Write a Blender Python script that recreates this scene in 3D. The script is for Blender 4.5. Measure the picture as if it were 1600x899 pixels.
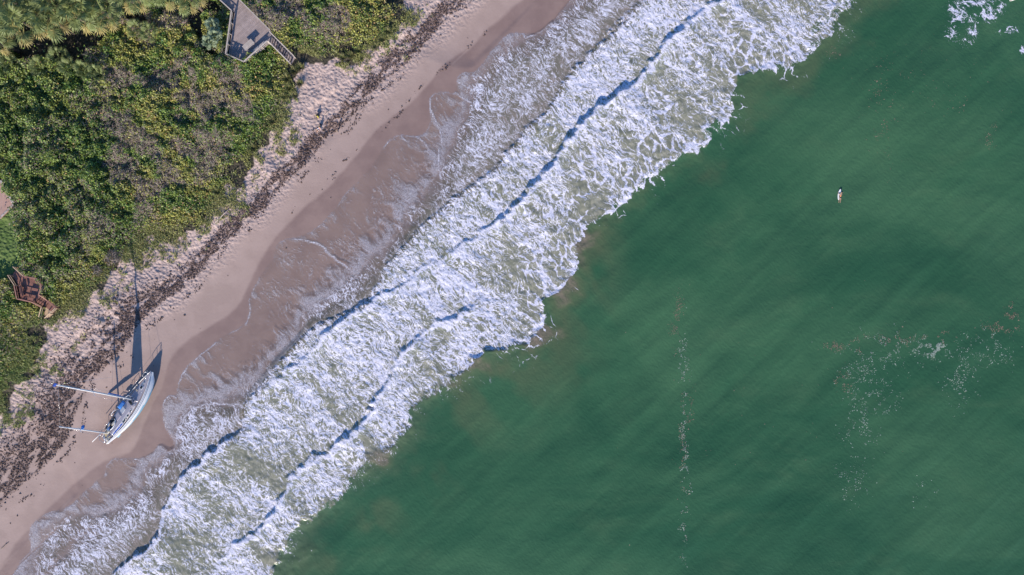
import bpy, bmesh, math, random
import numpy as np
from mathutils import Vector, Matrix, Euler

for _o in list(bpy.data.objects):
    bpy.data.objects.remove(_o)
scene = bpy.context.scene
COL = scene.collection
RNG = np.random.default_rng(7)
random.seed(7)

# ------------------------------------------------------------------ camera
H = 110.0                      # drone height above the sea in metres
cam_d = bpy.data.cameras.new('drone_camera')
cam_d.sensor_width = 36.0
cam_d.lens = 36.0 * H / 160.0
cam_d.clip_start = 1.0
cam_d.clip_end = 3000.0
cam = bpy.data.objects.new('drone_camera', cam_d)
cam.location = (0, 0, H)
COL.objects.link(cam)
scene.camera = cam

# ------------------------------------------------------------------ sky and sun
SUN_EL = math.radians(24.0)
SHADOW_AZ = math.radians(15.0)          # shadows run up the picture, leaning right
tosun = Vector((-math.sin(SHADOW_AZ) * math.cos(SUN_EL), -math.cos(SHADOW_AZ) * math.cos(SUN_EL), math.sin(SUN_EL)))
world = bpy.data.worlds.new('World')
scene.world = world
world.use_nodes = True
wn = world.node_tree.nodes
wl = world.node_tree.links
wn.clear()
sky = wn.new('ShaderNodeTexSky')
sky.sky_type = 'NISHITA'
sky.sun_disc = False
sky.sun_elevation = SUN_EL
sky.sun_rotation = math.atan2(tosun.x, tosun.y)
sky.altitude = 0
sky.air_density = 1.0
sky.dust_density = 0.15
sky.ozone_density = 8.0
bg = wn.new('ShaderNodeBackground')
bg.inputs['Strength'].default_value = 0.15
wo = wn.new('ShaderNodeOutputWorld')
wl.new(sky.outputs[0], bg.inputs[0])
wl.new(bg.outputs[0], wo.inputs[0])

sun_d = bpy.data.lights.new('sun', 'SUN')
sun_d.energy = 5.0
sun_d.angle = math.radians(0.5)
sun_d.color = (1.0, 0.90, 0.77)
sun = bpy.data.objects.new('sun', sun_d)
sun.rotation_euler = (-tosun).to_track_quat('-Z', 'Y').to_euler()
sun.location = (0, -40, 60)
COL.objects.link(sun)

vs = scene.view_settings
vs.view_transform = 'Standard'
vs.look = 'None'
vs.exposure = 0.38
vs.gamma = 1.0
vs.use_curve_mapping = False
scene.cycles.use_denoising = True
scene.cycles.max_bounces = 6
scene.cycles.transparent_max_bounces = 12

# ------------------------------------------------------------------ helpers
def wx(px, z=0.0):
    return (px - 800.0) / 10.0 * (H - z) / H

def wy(py, z=0.0):
    return (449.5 - py) / 10.0 * (H - z) / H

_tab = np.random.default_rng(3).random((256, 256)).astype(np.float32)

def vnoise(x, y, seed=0):
    x = x + seed * 17.31; y = y + seed * 9.77
    xi = np.floor(x).astype(np.int64); yi = np.floor(y).astype(np.int64)
    fx = x - xi; fy = y - yi
    fx = fx * fx * (3 - 2 * fx); fy = fy * fy * (3 - 2 * fy)
    a = _tab[xi & 255, yi & 255]; b = _tab[(xi + 1) & 255, yi & 255]
    c = _tab[xi & 255, (yi + 1) & 255]; d = _tab[(xi + 1) & 255, (yi + 1) & 255]
    return (a * (1 - fx) + b * fx) * (1 - fy) + (c * (1 - fx) + d * fx) * fy

def fbm(x, y, octv=4, seed=0):
    """0..1 fractal noise; x, y already scaled"""
    s = np.zeros(np.shape(x)); amp = 1.0; tot = 0
    ca, sa = math.cos(0.6), math.sin(0.6)
    for i in range(octv):
        s = s + amp * vnoise(x, y, seed + i * 3)
        tot += amp; amp *= 0.5
        x, y = (x * ca - y * sa) * 2.03, (x * sa + y * ca) * 2.03
    return s / tot

def worley(x, y, seed=0):
    """distance to the nearest of one jittered point for each unit cell"""
    xi = np.floor(x).astype(np.int64); yi = np.floor(y).astype(np.int64)
    best = np.full(np.shape(x), 9.0)
    for dx in (-1, 0, 1):
        for dy in (-1, 0, 1):
            cx = xi + dx; cy = yi + dy
            jx = _tab[(cx + seed * 7) & 255, cy & 255]; jy = _tab[cx & 255, (cy + 31 + seed * 5) & 255]
            best = np.minimum(best, np.hypot(cx + jx - x, cy + jy - y))
    return best

def sstep(a, b, x):
    t = np.clip((x - a) / (b - a), 0, 1)
    return t * t * (3 - 2 * t)

def smooth_line(pts, n=4):
    P = np.array(pts, float)
    out = []
    for i in range(len(P) - 1):
        p0 = P[max(i - 1, 0)]; p1 = P[i]; p2 = P[i + 1]; p3 = P[min(i + 2, len(P) - 1)]
        for k in range(n):
            t = k / n
            out.append(0.5 * ((2 * p1) + (-p0 + p2) * t + (2 * p0 - 5 * p1 + 4 * p2 - p3) * t * t + (-p0 + 3 * p1 - 3 * p2 + p3) * t ** 3))
    out.append(P[-1])
    return np.array(out)

def pdist(px, py, line):
    """distance in metres (pixels / 10) to a polyline given in pixels"""
    best = np.full(px.shape, 1e12)
    for i in range(len(line) - 1):
        ax, ay = line[i]; bx, by = line[i + 1]
        dx, dy = bx - ax, by - ay
        l2 = dx * dx + dy * dy + 1e-9
        t = np.clip(((px - ax) * dx + (py - ay) * dy) / l2, 0, 1)
        best = np.minimum(best, (px - ax - t * dx) ** 2 + (py - ay - t * dy) ** 2)
    return np.sqrt(best) / 10.0

def inside(px, py, poly):
    c = np.zeros(px.shape, bool)
    n = len(poly)
    for i in range(n):
        ax, ay = poly[i]; bx, by = poly[(i + 1) % n]
        if ay == by:
            continue
        k = (ay > py) != (by > py)
        c ^= k & (px < (bx - ax) * (py - ay) / (by - ay) + ax)
    return c

def signed_sea(px, py, line):
    """distance to a shore-parallel line, positive on the sea side (lower right)"""
    poly = [tuple(p) for p in line] + [(9000, -6000), (9000, 9000), (-6000, 9000)]
    d = pdist(px, py, line)
    return np.where(inside(px, py, poly), d, -d)

def extend(pts):
    """carry a shore-parallel line on beyond the frame at both ends (direction of the shore)"""
    a = pts[0]; b = pts[-1]
    return [(a[0] - 2600, a[1] + 2500)] + [(a[0] - 90, a[1] + 87)] + list(pts) + [(b[0] + 90, b[1] - 87)] + [(b[0] + 2600, b[1] - 2500)]

def tag(o, label=None, cat=None, group=None, kind=None):
    if label: o['label'] = label
    if cat: o['category'] = cat
    if group: o['group'] = group
    if kind: o['kind'] = kind
    return o

def link(name, data, mat=None, parent=None, loc=None, rot=None, scale=None):
    o = bpy.data.objects.new(name, data)
    COL.objects.link(o)
    if mat is not None and data is not None and not data.materials:
        for m in (mat if isinstance(mat, (list, tuple)) else [mat]):
            data.materials.append(m)
    if parent is not None: o.parent = parent
    if loc is not None: o.location = loc
    if rot is not None: o.rotation_euler = rot
    if scale is not None: o.scale = scale
    return o

def empty(name, loc=(0, 0, 0), rot=(0, 0, 0), parent=None):
    o = bpy.data.objects.new(name, None)
    o.empty_display_size = 0.3
    COL.objects.link(o)
    o.location = loc; o.rotation_euler = rot
    if parent is not None: o.parent = parent
    return o

def np_mesh(name, V, F, attrs=None, smooth=False, colors=None):
    V = np.asarray(V, np.float32); F = np.asarray(F, np.int32)
    me = bpy.data.meshes.new(name)
    k = F.shape[1]
    me.vertices.add(len(V)); me.vertices.foreach_set('co', V.ravel())
    me.loops.add(F.size); me.loops.foreach_set('vertex_index', F.ravel())
    me.polygons.add(len(F))
    me.polygons.foreach_set('loop_start', np.arange(0, F.size, k, dtype=np.int32))
    if smooth:
        me.polygons.foreach_set('use_smooth', np.ones(len(F), bool))
    for n_, a in (attrs or {}).items():
        at = me.attributes.new(n_, 'FLOAT', 'POINT')
        at.data.foreach_set('value', np.asarray(a, np.float32).ravel())
    if colors is not None:
        at = me.attributes.new('col', 'FLOAT_COLOR', 'POINT')
        c = np.ones((len(V), 4), np.float32); c[:, :3] = colors
        at.data.foreach_set('color', c.ravel())
    me.update(calc_edges=True)
    me.validate()
    return me

class MB:
    """collects simple solids and links them as one mesh"""
    def __init__(s): s.v = []; s.f = []; s.m = []; s.M = None; s.mi = 0
    def add(s, vs_, fs, smooth=False):
        b = len(s.v)
        for p in vs_:
            p = Vector(p)
            s.v.append(tuple(s.M @ p) if s.M is not None else tuple(p))
        for f in fs:
            s.f.append([b + i for i in f]); s.m.append((s.mi, smooth))
        return s
    def box(s, c, d, R=None):
        x, y, z = [k / 2 for k in d]
        pts = [Vector((sx * x, sy * y, sz * z)) for sz in (-1, 1) for sy in (-1, 1) for sx in (-1, 1)]
        if R is not None: pts = [R @ p for p in pts]
        c = Vector(c)
        return s.add([p + c for p in pts], [(0, 2, 3, 1), (4, 5, 7, 6), (0, 1, 5, 4), (2, 6, 7, 3), (0, 4, 6, 2), (1, 3, 7, 5)])
    def bar(s, a, b, w, h, up=(0, 0, 1)):
        a = Vector(a); b = Vector(b); t = (b - a); L = t.length; t.normalize()
        u = Vector(up); sd = t.cross(u)
        if sd.length < 1e-4: sd = t.cross(Vector((1, 0, 0)))
        sd.normalize(); u = sd.cross(t)
        R = Matrix((t, -sd, u)).transposed()
        return s.box((a + b) / 2, (L, w, h), R)
    def tube(s, pts, rad, n=8, cap=True):
        pts = [Vector(p) for p in pts]
        if not isinstance(rad, (list, tuple)): rad = [rad] * len(pts)
        vs_ = []; prev = None
        for i, p in enumerate(pts):
            t = (pts[min(i + 1, len(pts) - 1)] - pts[max(i - 1, 0)]).normalized()
            if prev is None:
                r = Vector((0, 0, 1)) if abs(t.z) < 0.9 else Vector((1, 0, 0))
                u = t.cross(r).normalized()
            else:
                u = (prev - t * prev.dot(t)).normalized()
            prev = u; w = t.cross(u)
            for k in range(n):
                a = 2 * math.pi * k / n
                vs_.append(p + (u * math.cos(a) + w * math.sin(a)) * rad[i])
        fs = []
        for i in range(len(pts) - 1):
            for k in range(n):
                k2 = (k + 1) % n
                fs.append((i * n + k, i * n + k2, (i + 1) * n + k2, (i + 1) * n + k))
        if cap:
            fs.append(tuple(reversed(range(n)))); fs.append(tuple(range((len(pts) - 1) * n, len(pts) * n)))
        return s.add(vs_, fs, True)
    def prism(s, poly, z0, z1):
        n = len(poly)
        vs_ = [(p[0], p[1], z0) for p in poly] + [(p[0], p[1], z1) for p in poly]
        fs = [tuple(reversed(range(n))), tuple(range(n, 2 * n))] + [(i, (i + 1) % n, n + (i + 1) % n, n + i) for i in range(n)]
        return s.add(vs_, fs)
    def ball(s, c, r, nu=10, nv=7):
        r = r if isinstance(r, (tuple, list)) else (r, r, r)
        vs_ = []; fs = []
        for j in range(nv + 1):
            th = math.pi * j / nv
            for i in range(nu):
                ph = 2 * math.pi * i / nu
                vs_.append((c[0] + r[0] * math.sin(th) * math.cos(ph), c[1] + r[1] * math.sin(th) * math.sin(ph), c[2] + r[2] * math.cos(th)))
        for j in range(nv):
            for i in range(nu):
                i2 = (i + 1) % nu
                fs.append((j * nu + i, (j + 1) * nu + i, (j + 1) * nu + i2, j * nu + i2))
        return s.add(vs_, fs, True)
    def mesh(s, name):
        me = bpy.data.meshes.new(name)
        me.from_pydata(s.v, [], s.f)
        me.polygons.foreach_set('material_index', [k[0] for k in s.m])
        me.polygons.foreach_set('use_smooth', [k[1] for k in s.m])
        bm = bmesh.new(); bm.from_mesh(me)
        bmesh.ops.remove_doubles(bm, verts=bm.verts, dist=1e-5)
        bmesh.ops.recalc_face_normals(bm, faces=bm.faces)
        bm.to_mesh(me); bm.free()
        me.update()
        return me
    def build(s, name, mat, parent=None, **k):
        return link(name, s.mesh(name), mat, parent, **k)

def bevel(o, w=0.02, seg=2):
    m = o.modifiers.new('bevel', 'BEVEL'); m.width = w; m.segments = seg; m.limit_method = 'ANGLE'
    return o

# ------------------------------------------------------------------ node helper
class NT:
    def __init__(s, name):
        s.mat = bpy.data.materials.new(name); s.mat.use_nodes = True
        s.n = s.mat.node_tree.nodes; s.l = s.mat.node_tree.links
        s.n.clear()
        s.out = s.n.new('ShaderNodeOutputMaterial')
    def node(s, t, ins=None, **props):
        nd = s.n.new(t)
        for k, v in props.items(): setattr(nd, k, v)
        for k, v in (ins or {}).items(): s.put(nd.inputs[k], v)
        return nd
    def put(s, sock, v):
        if isinstance(v, bpy.types.NodeSocket): s.l.new(v, sock)
        elif v is not None:
            if isinstance(v, (tuple, list)) and len(v) == 3 and sock.type == 'RGBA': v = (*v, 1)
            sock.default_value = v
    def math(s, op, a, b=None, c=None, clamp=False):
        nd = s.node('ShaderNodeMath', operation=op, use_clamp=clamp)
        s.put(nd.inputs[0], a)
        if b is not None: s.put(nd.inputs[1], b)
        if c is not None: s.put(nd.inputs[2], c)
        return nd.outputs[0]
    def mix(s, f, a, b):
        nd = s.node('ShaderNodeMix', data_type='RGBA')
        s.put(nd.inputs[0], f); s.put(nd.inputs[6], a); s.put(nd.inputs[7], b)
        return nd.outputs[2]
    def mixf(s, f, a, b):
        nd = s.node('ShaderNodeMix', data_type='FLOAT')
        s.put(nd.inputs[0], f); s.put(nd.inputs[2], a); s.put(nd.inputs[3], b)
        return nd.outputs[0]
    def ramp(s, f, a, b):
        """smooth step from a to b (sockets or numbers)"""
        nd = s.node('ShaderNodeMapRange', interpolation_type='SMOOTHSTEP')
        s.put(nd.inputs[0], f); s.put(nd.inputs[1], a); s.put(nd.inputs[2], b)
        return nd.outputs[0]
    def attr(s, name, out='Fac'):
        return s.node('ShaderNodeAttribute', attribute_name=name).outputs[out]
    def pos(s): return s.node('ShaderNodeNewGeometry').outputs['Position']
    def mapping(s, v, scale=(1, 1, 1), rot=(0, 0, 0)):
        nd = s.node('ShaderNodeMapping'); s.put(nd.inputs['Vector'], v)
        nd.inputs['Scale'].default_value = scale; nd.inputs['Rotation'].default_value = rot
        return nd.outputs[0]
    def noise(s, v, scale, detail=4, rough=0.55, dist=0.0, out='Fac'):
        nd = s.node('ShaderNodeTexNoise', noise_dimensions='3D'); s.put(nd.inputs['Vector'], v)
        s.put(nd.inputs['Scale'], scale); nd.inputs['Detail'].default_value = detail
        nd.inputs['Roughness'].default_value = rough; nd.inputs['Distortion'].default_value = dist
        return nd.outputs[out]
    def voro(s, v, scale, feature='F1', out='Distance', rnd=1.0):
        nd = s.node('ShaderNodeTexVoronoi', feature=feature, voronoi_dimensions='2D'); s.put(nd.inputs['Vector'], v)
        s.put(nd.inputs['Scale'], scale); nd.inputs['Randomness'].default_value = rnd
        return nd.outputs[out]
    def warp(s, v, scale, amount):
        n = s.noise(v, scale, 2, out='Color')
        sub = s.node('ShaderNodeVectorMath', operation='SUBTRACT'); s.put(sub.inputs[0], n); sub.inputs[1].default_value = (0.5, 0.5, 0.5)
        sc = s.node('ShaderNodeVectorMath', operation='SCALE'); s.put(sc.inputs[0], sub.outputs[0]); s.put(sc.inputs['Scale'], amount)
        ad = s.node('ShaderNodeVectorMath', operation='ADD'); s.put(ad.inputs[0], v); s.put(ad.inputs[1], sc.outputs[0])
        return ad.outputs[0]
    def bump(s, h, strength=0.5, dist=0.05, normal=None):
        nd = s.node('ShaderNodeBump'); s.put(nd.inputs['Height'], h); s.put(nd.inputs['Strength'], strength)
        s.put(nd.inputs['Distance'], dist)
        if normal is not None: s.put(nd.inputs['Normal'], normal)
        return nd.outputs[0]
    def bsdf(s, **k):
        nd = s.node('ShaderNodeBsdfPrincipled')
        for a, v in k.items(): s.put(nd.inputs[a.replace('_', ' ')], v)
        return nd
    def done(s, sh):
        s.l.new(sh, s.out.inputs[0]); return s.mat

def simple_mat(name, col, rough=0.6, var=0.15, scale=3.0, bump=0.0, metallic=0.0):
    t = NT(name)
    p = t.node('ShaderNodeTexCoord').outputs['Object']
    n = t.noise(p, scale, 5, 0.6)
    f = t.math('MULTIPLY_ADD', t.node('ShaderNodeObjectInfo').outputs['Random'], 0.45, t.math('MULTIPLY', t.ramp(n, 0.3, 0.7), 0.55))
    c = t.mix(f, tuple(k * (1 - var) for k in col), tuple(min(1, k * (1 + var)) for k in col))
    b = t.bsdf(Base_Color=c, Roughness=rough, Metallic=metallic)
    if bump: t.put(b.inputs['Normal'], t.bump(t.noise(p, scale * 6, 4), bump, 0.02))
    return t.done(b.outputs[0])
# ------------------------------------------------------------------ the lines of the shore, traced in photograph pixels
SHORE = smooth_line(extend([(0, 885), (120, 780), (270, 640), (400, 480), (560, 335), (680, 190), (800, 50), (860, -20)]), 6)
SCARP = smooth_line(extend([(-40, 690), (40, 600), (120, 540), (160, 508), (221, 467), (259, 450), (288, 416), (352, 344), (400, 300), (440, 250), (500, 170), (580, 106), (620, 75), (690, 10)]), 3)
VEG = [(-900, -900), (760, -900), (640, -60), (625, 0), (632, 26), (604, 66), (560, 92), (520, 96), (482, 86), (462, 112), (452, 160), (428, 205), (404, 240), (370, 285), (340, 318), (318, 362), (270, 366), (226, 372), (190, 414), (152, 448), (112, 484), (82, 506), (66, 514), (72, 545), (60, 576), (36, 600), (12, 634), (-16, 652), (-76, 712), (-900, 1500)]
LAWN = [(-900, 345), (-2, 345), (20, 326), (24, 340), (30, 380), (34, 410), (28, 420), (8, 436), (-10, 440), (-900, 600)]
PATIO = [(-900, 250), (-6, 272), (4, 290), (21, 318), (20, 323), (0, 342), (-900, 500)]

E1 = [(-20, 930), (20, 899), (33, 875), (47, 862), (46, 835), (52, 820), (70, 803), (90, 797), (104, 793), (125, 775), (150, 752), (164, 740), (167, 731), (172, 722), (182, 716), (205, 716), (222, 715), (240, 706), (246, 696), (254, 696), (262, 704), (271, 700), (270, 690), (262, 676), (256, 660), (254, 640), (258, 625), (267, 617), (276, 616), (279, 600), (283, 586), (292, 573), (312, 556), (335, 536), (352, 524), (374, 512), (386, 500), (390, 470), (396, 452), (412, 424), (428, 404), (433, 386), (441, 378), (456, 373), (486, 362), (516, 336), (545, 300), (580, 262), (600, 230), (612, 218), (628, 212), (648, 214), (664, 206), (672, 190), (670, 165), (673, 151), (690, 144), (708, 146), (713, 132), (714, 121), (727, 113), (742, 112), (760, 92), (770, 76), (785, 62), (797, 52), (818, 52), (835, 54), (858, 38), (876, 18), (890, 0), (930, -50)]
E2 = [(30, 930), (48, 880), (66, 838), (100, 812), (160, 806), (205, 785), (225, 760), (246, 725), (278, 702), (276, 670), (296, 640), (340, 628), (392, 614), (425, 572), (455, 535), (490, 490), (530, 455), (560, 425), (600, 390), (632, 346), (655, 312), (682, 288), (690, 240), (716, 205), (730, 168), (742, 134), (770, 92), (796, 66), (850, 46), (880, 22), (905, 0), (950, -50)]
F1 = [(150, 930), (180, 899), (205, 870), (240, 847), (252, 815), (265, 775), (300, 730), (350, 692), (377, 674), (380, 634), (402, 612), (430, 574), (455, 546), (480, 520), (510, 500), (545, 488), (580, 460), (600, 425), (612, 406), (640, 375), (660, 355), (690, 330), (720, 302), (745, 285), (775, 262), (790, 240), (805, 225), (820, 205), (840, 185), (860, 165), (875, 140), (895, 110), (910, 95), (925, 80), (950, 60), (970, 40), (985, 22), (1005, 0), (1055, -50)]
C1A = [(130, 950), (180, 899), (205, 872), (240, 849), (253, 815), (266, 777), (300, 732), (350, 693), (378, 673), (400, 664)]
C1B = [(384, 636), (402, 622), (440, 585), (480, 556), (500, 535), (515, 514), (550, 492), (570, 478), (590, 463), (620, 450), (640, 437), (665, 420), (690, 405), (740, 372), (790, 342), (815, 312), (832, 292), (858, 262), (890, 220), (920, 182), (945, 162), (985, 140), (1000, 126), (1020, 99), (1040, 68), (1055, 52), (1080, 30), (1105, 10), (1130, 0), (1190, -40)]
C2 = [(300, 930), (365, 855), (400, 832), (420, 812), (445, 766), (460, 746), (475, 730), (490, 717), (515, 702), (540, 686), (557, 672), (575, 646), (590, 620), (604, 600), (616, 572), (634, 548), (655, 525), (672, 511), (696, 500), (722, 489), (745, 470), (775, 445)]
OUT = [(380, 960), (425, 899), (430, 880), (449, 856), (454, 836), (475, 820), (500, 800), (528, 780), (542, 756), (560, 742), (575, 718), (604, 702), (622, 688), (640, 660), (660, 626), (680, 611), (700, 600), (720, 581), (735, 570), (745, 560), (756, 551), (785, 545), (802, 540), (834, 526), (846, 502), (850, 482), (853, 468), (880, 450), (896, 430), (902, 410), (905, 386), (914, 370), (920, 352), (940, 345), (960, 321), (984, 310), (990, 300), (1010, 285), (1020, 273), (1044, 261), (1060, 246), (1084, 243), (1105, 226), (1111, 215), (1101, 205), (1115, 195), (1138, 182), (1145, 166), (1139, 155), (1150, 140), (1151, 116), (1175, 118), (1200, 111), (1240, 101), (1264, 92), (1270, 76), (1300, 52), (1310, 22), (1326, 10), (1334, -8), (1380, -55)]
for nm in ('E1', 'E2', 'F1', 'OUT'):
    globals()[nm] = smooth_line(extend(globals()[nm]), 2)
C1A, C1B, C2 = [smooth_line(c, 3) for c in (C1A, C1B, C2)]
E0 = smooth_line(extend([(0, 886), (30, 846), (90, 782), (160, 722), (200, 706), (222, 672), (248, 610), (270, 556), (320, 512), (366, 478), (392, 440), (430, 372), (480, 320), (536, 268), (588, 206), (640, 166), (690, 106), (742, 66), (790, 22), (812, 0)]), 3)
RIMS = [smooth_line(r, 4) for r in (
    [(272, 704), (262, 676), (255, 650), (256, 630), (267, 617), (276, 622)],
    [(275, 692), (280, 665), (300, 641), (330, 631), (360, 632), (379, 636), (379, 668)],
    [(440, 378), (456, 373), (478, 376), (497, 382), (511, 392), (520, 403), (535, 413), (547, 423)],
    [(600, 232), (612, 218), (628, 212), (650, 215), (668, 228)],
    [(690, 226), (688, 208), (678, 186), (672, 164), (675, 150), (690, 144), (714, 148), (736, 162)],
    [(684, 234), (685, 262), (689, 281)],
    [(740, 142), (728, 136), (715, 128), (716, 118), (728, 114)],
    [(391, 466), (389, 490), (384, 508)],
    [(20, 899), (33, 875), (47, 862), (46, 835), (52, 820), (70, 803), (92, 797)],
    [(165, 742), (168, 728), (182, 716), (206, 716), (222, 724), (228, 740), (234, 756)],
    [(240, 706), (247, 695), (256, 697), (266, 710)],
    [(786, 62), (798, 52), (818, 52), (820, 60), (836, 54)],
    [(280, 600), (292, 574), (312, 557), (338, 535)],
)]

# ------------------------------------------------------------------ one grid for the land and the water
def axis(half, step, far):
    a = np.arange(0, half + step, step)
    b = []; s = step; v = a[-1]
    while v < far:
        s *= 1.22; v += s; b.append(v)
    p = np.concatenate([a, b])
    return np.concatenate([-p[:0:-1], p])
GX = axis(84.0, 0.22, 420.0); GY = axis(49.0, 0.22, 380.0)
NX, NY = len(GX), len(GY)
XX, YY = np.meshgrid(GX, GY)
XX = XX.ravel(); YY = YY.ravel()

def ground_z(x, y):
    """height of the beach and the dune at real positions"""
    x = np.asarray(x, float); y = np.asarray(y, float)
    px = 800 + 10 * x; py = 449.5 - 10 * y
    d = -signed_sea(px, py, SHORE)
    d = d + (fbm(x / 14, y / 14, 3, 5) - 0.5) * 2.5
    z = np.interp(d, [-300, -90, -45, -20, -8, 0, 4, 9, 14, 17, 20, 24, 32, 60, 300], [-14, -6, -3.2, -1.6, -0.75, 0.12, 0.55, 1.1, 1.75, 2.1, 2.7, 3.4, 3.9, 4.1, 6.0])
    sc = -signed_sea(px + (fbm(x / 2.2, y / 2.2, 3, 9) - 0.5) * 26, py + (fbm(x / 2.2, y / 2.2, 3, 19) - 0.5) * 26, SCARP)
    z = z + 0.38 * sstep(-0.15, 0.35, sc) * (0.35 + 0.65 * sstep(0.35, 0.6, fbm(x / 7, y / 7, 2, 21)))
    dry = sstep(9, 13, d)
    z = z + dry * (fbm(x / 3.0, y / 3.0, 3, 4) - 0.5) * 0.55 + dry * (fbm(x / 0.9, y / 0.9, 2, 14) - 0.5) * 0.16
    return z

ZT = ground_z(XX, YY)
PXT = 800 + 10 * XX * H / (H - ZT); PYT = 449.5 - 10 * YY * H / (H - ZT)

def grid_faces(keep=None):
    i = np.arange((NX - 1) * (NY - 1))
    r = i // (NX - 1); c = i % (NX - 1)
    a = r * NX + c
    F = np.stack([a, a + 1, a + NX + 1, a + NX], 1)
    if keep is not None:
        F = F[keep[F].any(1)]
    return F

def compact(V, F, attrs):
    used = np.zeros(len(V), bool); used[F.ravel()] = True
    idx = np.cumsum(used) - 1
    return V[used], idx[F], {k: a[used] for k, a in attrs.items()}

def ray_ground(px, py, it=6):
    """the point of the ground that the photograph shows at a pixel"""
    px = np.asarray(px, float); py = np.asarray(py, float)
    z = np.zeros(px.shape)
    for _ in range(it):
        z = ground_z(wx(px, z), wy(py, z))
    return wx(px, z), wy(py, z), z

# masks on the land
def fuzz(x, y, amp, sc, seed):
    return (fbm(x / sc, y / sc, 4, seed) - 0.5) * amp
wig = fuzz(XX, YY, 3.0, 3.0, 31)
wet_d = signed_sea(PXT, PYT, E0) + fuzz(XX, YY, 1.6, 6.0, 33)
wet = sstep(-0.25, 0.35, wet_d)
scour = sstep(3.4, 1.2, pdist(PXT, PYT, np.array([(172, 684), (206, 654), (246, 592)], float)) + fuzz(XX, YY, 2.0, 2.0, 34))
wet = np.maximum(wet, 0.55 * scour)
damp = np.maximum(sstep(-7.0, 3.0, wet_d), scour)
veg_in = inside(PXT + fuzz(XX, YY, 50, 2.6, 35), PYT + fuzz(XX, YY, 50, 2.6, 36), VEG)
lawn = inside(PXT, PYT, LAWN)
scd = -signed_sea(PXT, PYT, SCARP)
tramp = sstep(-5.5, -1.5, scd + wig * 0.6)
WRACK = smooth_line(extend([(-20, 800), (40, 745), (96, 690), (112, 640), (140, 590), (184, 545), (214, 500), (244, 474), (290, 440), (330, 398), (366, 360), (404, 326), (436, 286), (470, 256), (494, 226), (532, 192), (566, 152), (604, 116), (640, 88), (664, 58), (690, 30), (720, 0)]), 3)
wrd = signed_sea(PXT, PYT, WRACK)
def wrack_amount(px, py, x, y, dist):
    """0..1, how thick the seaweed lies; dist = metres seaward of the wrack line"""
    low = sstep(330, 60, px)                         # the pile is wide to the lower left
    band = sstep(-2.6 - 6.0 * low, -0.4 - 1.2 * low, dist) * sstep(1.1, 0.0, dist)
    a = math.radians(46); s_ = x * math.cos(a) + y * math.sin(a); d_ = x * math.sin(a) - y * math.cos(a)
    n = fbm(s_ / 3.6, d_ / 0.95, 4, 41); n2 = fbm(s_ / 1.3, d_ / 0.5, 3, 43)
    core = sstep(-2.4, -1.0, dist) * sstep(0.8, -0.1, dist) * sstep(0.34, 0.44, n * 0.4 + n2 * 0.6)
    return np.maximum(core, band) * np.maximum(sstep(0.38 - 0.04 * low, 0.47, n * 0.45 + n2 * 0.55), 0.75 * core)
weed = wrack_amount(PXT, PYT, XX, YY, wrd)
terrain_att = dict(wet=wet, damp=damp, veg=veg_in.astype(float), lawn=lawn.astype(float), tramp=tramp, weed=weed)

# ------------------------------------------------------------------ sand material
t = NT('beach sand')
P = t.pos()
n1 = t.noise(P, 0.35, 4); n2 = t.noise(P, 2.4, 5, 0.65); n3 = t.noise(P, 9.0, 3, 0.7)
smooth_c = t.mix(t.ramp(n1, 0.35, 0.65), (0.375, 0.272, 0.232), (0.43, 0.315, 0.270))
dry_c = t.mix(t.ramp(n2, 0.3, 0.7), (0.385, 0.282, 0.25), (0.52, 0.40, 0.36))
dry_c = t.mix(t.ramp(n3, 0.55, 0.8), dry_c, (0.30, 0.21, 0.20))
c = t.mix(t.attr('tramp'), smooth_c, dry_c)
c = t.mix(t.math('MULTIPLY', t.attr('damp'), 0.5), c, (0.31, 0.215, 0.19))
c = t.mix(t.attr('wet'), c, t.mix(t.ramp(n1, 0.3, 0.7), (0.235, 0.158, 0.138), (0.285, 0.195, 0.168)))
fleck = t.ramp(t.noise(P, 5.0, 3, 0.8), 0.69, 0.73)
c = t.mix(t.math('MULTIPLY', fleck, t.math('SUBTRACT', 1.0, t.attr('wet')), clamp=True), c, (0.16, 0.09, 0.08))
wd = t.math('MULTIPLY', t.attr('weed'), t.ramp(n2, 0.3, 0.55))
c = t.mix(t.math('MULTIPLY', wd, 0.75), c, t.mix(n3, (0.11, 0.066, 0.055), (0.25, 0.17, 0.145)))
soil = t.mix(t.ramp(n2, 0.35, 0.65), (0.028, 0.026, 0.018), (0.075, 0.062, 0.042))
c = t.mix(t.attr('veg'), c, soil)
lawn_c = t.mix(t.ramp(t.noise(P, 1.3, 5, 0.7), 0.3, 0.7), (0.085, 0.145, 0.032), (0.15, 0.205, 0.06))
c = t.mix(t.attr('lawn'), c, lawn_c)
# trampled relief: footprints as a warped cell pattern, and grain
fp = t.voro(t.warp(P, 1.2, 0.5), 2.1, 'SMOOTH_F1')
hgt = t.math('ADD', t.math('MULTIPLY', fp, t.attr('tramp')), t.math('MULTIPLY', n2, t.math('MULTIPLY_ADD', t.attr('tramp'), 0.50, 0.09)))
hgt = t.math('ADD', hgt, t.math('MULTIPLY', n3, t.math('MULTIPLY_ADD', t.attr('weed'), 0.5, 0.03)))
nrm = t.bump(hgt, 0.85, 0.24)
rough = t.mixf(t.attr('wet'), 0.9, 0.5)
b = t.bsdf(Base_Color=c, Roughness=rough, Normal=nrm)
b.inputs['Specular IOR Level'].default_value = 0.35
M_SAND = t.done(b.outputs[0])

V = np.stack([XX, YY, ZT], 1)
F = grid_faces()
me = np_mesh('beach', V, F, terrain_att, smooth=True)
tag(link('beach', me, M_SAND), kind='structure')

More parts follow.
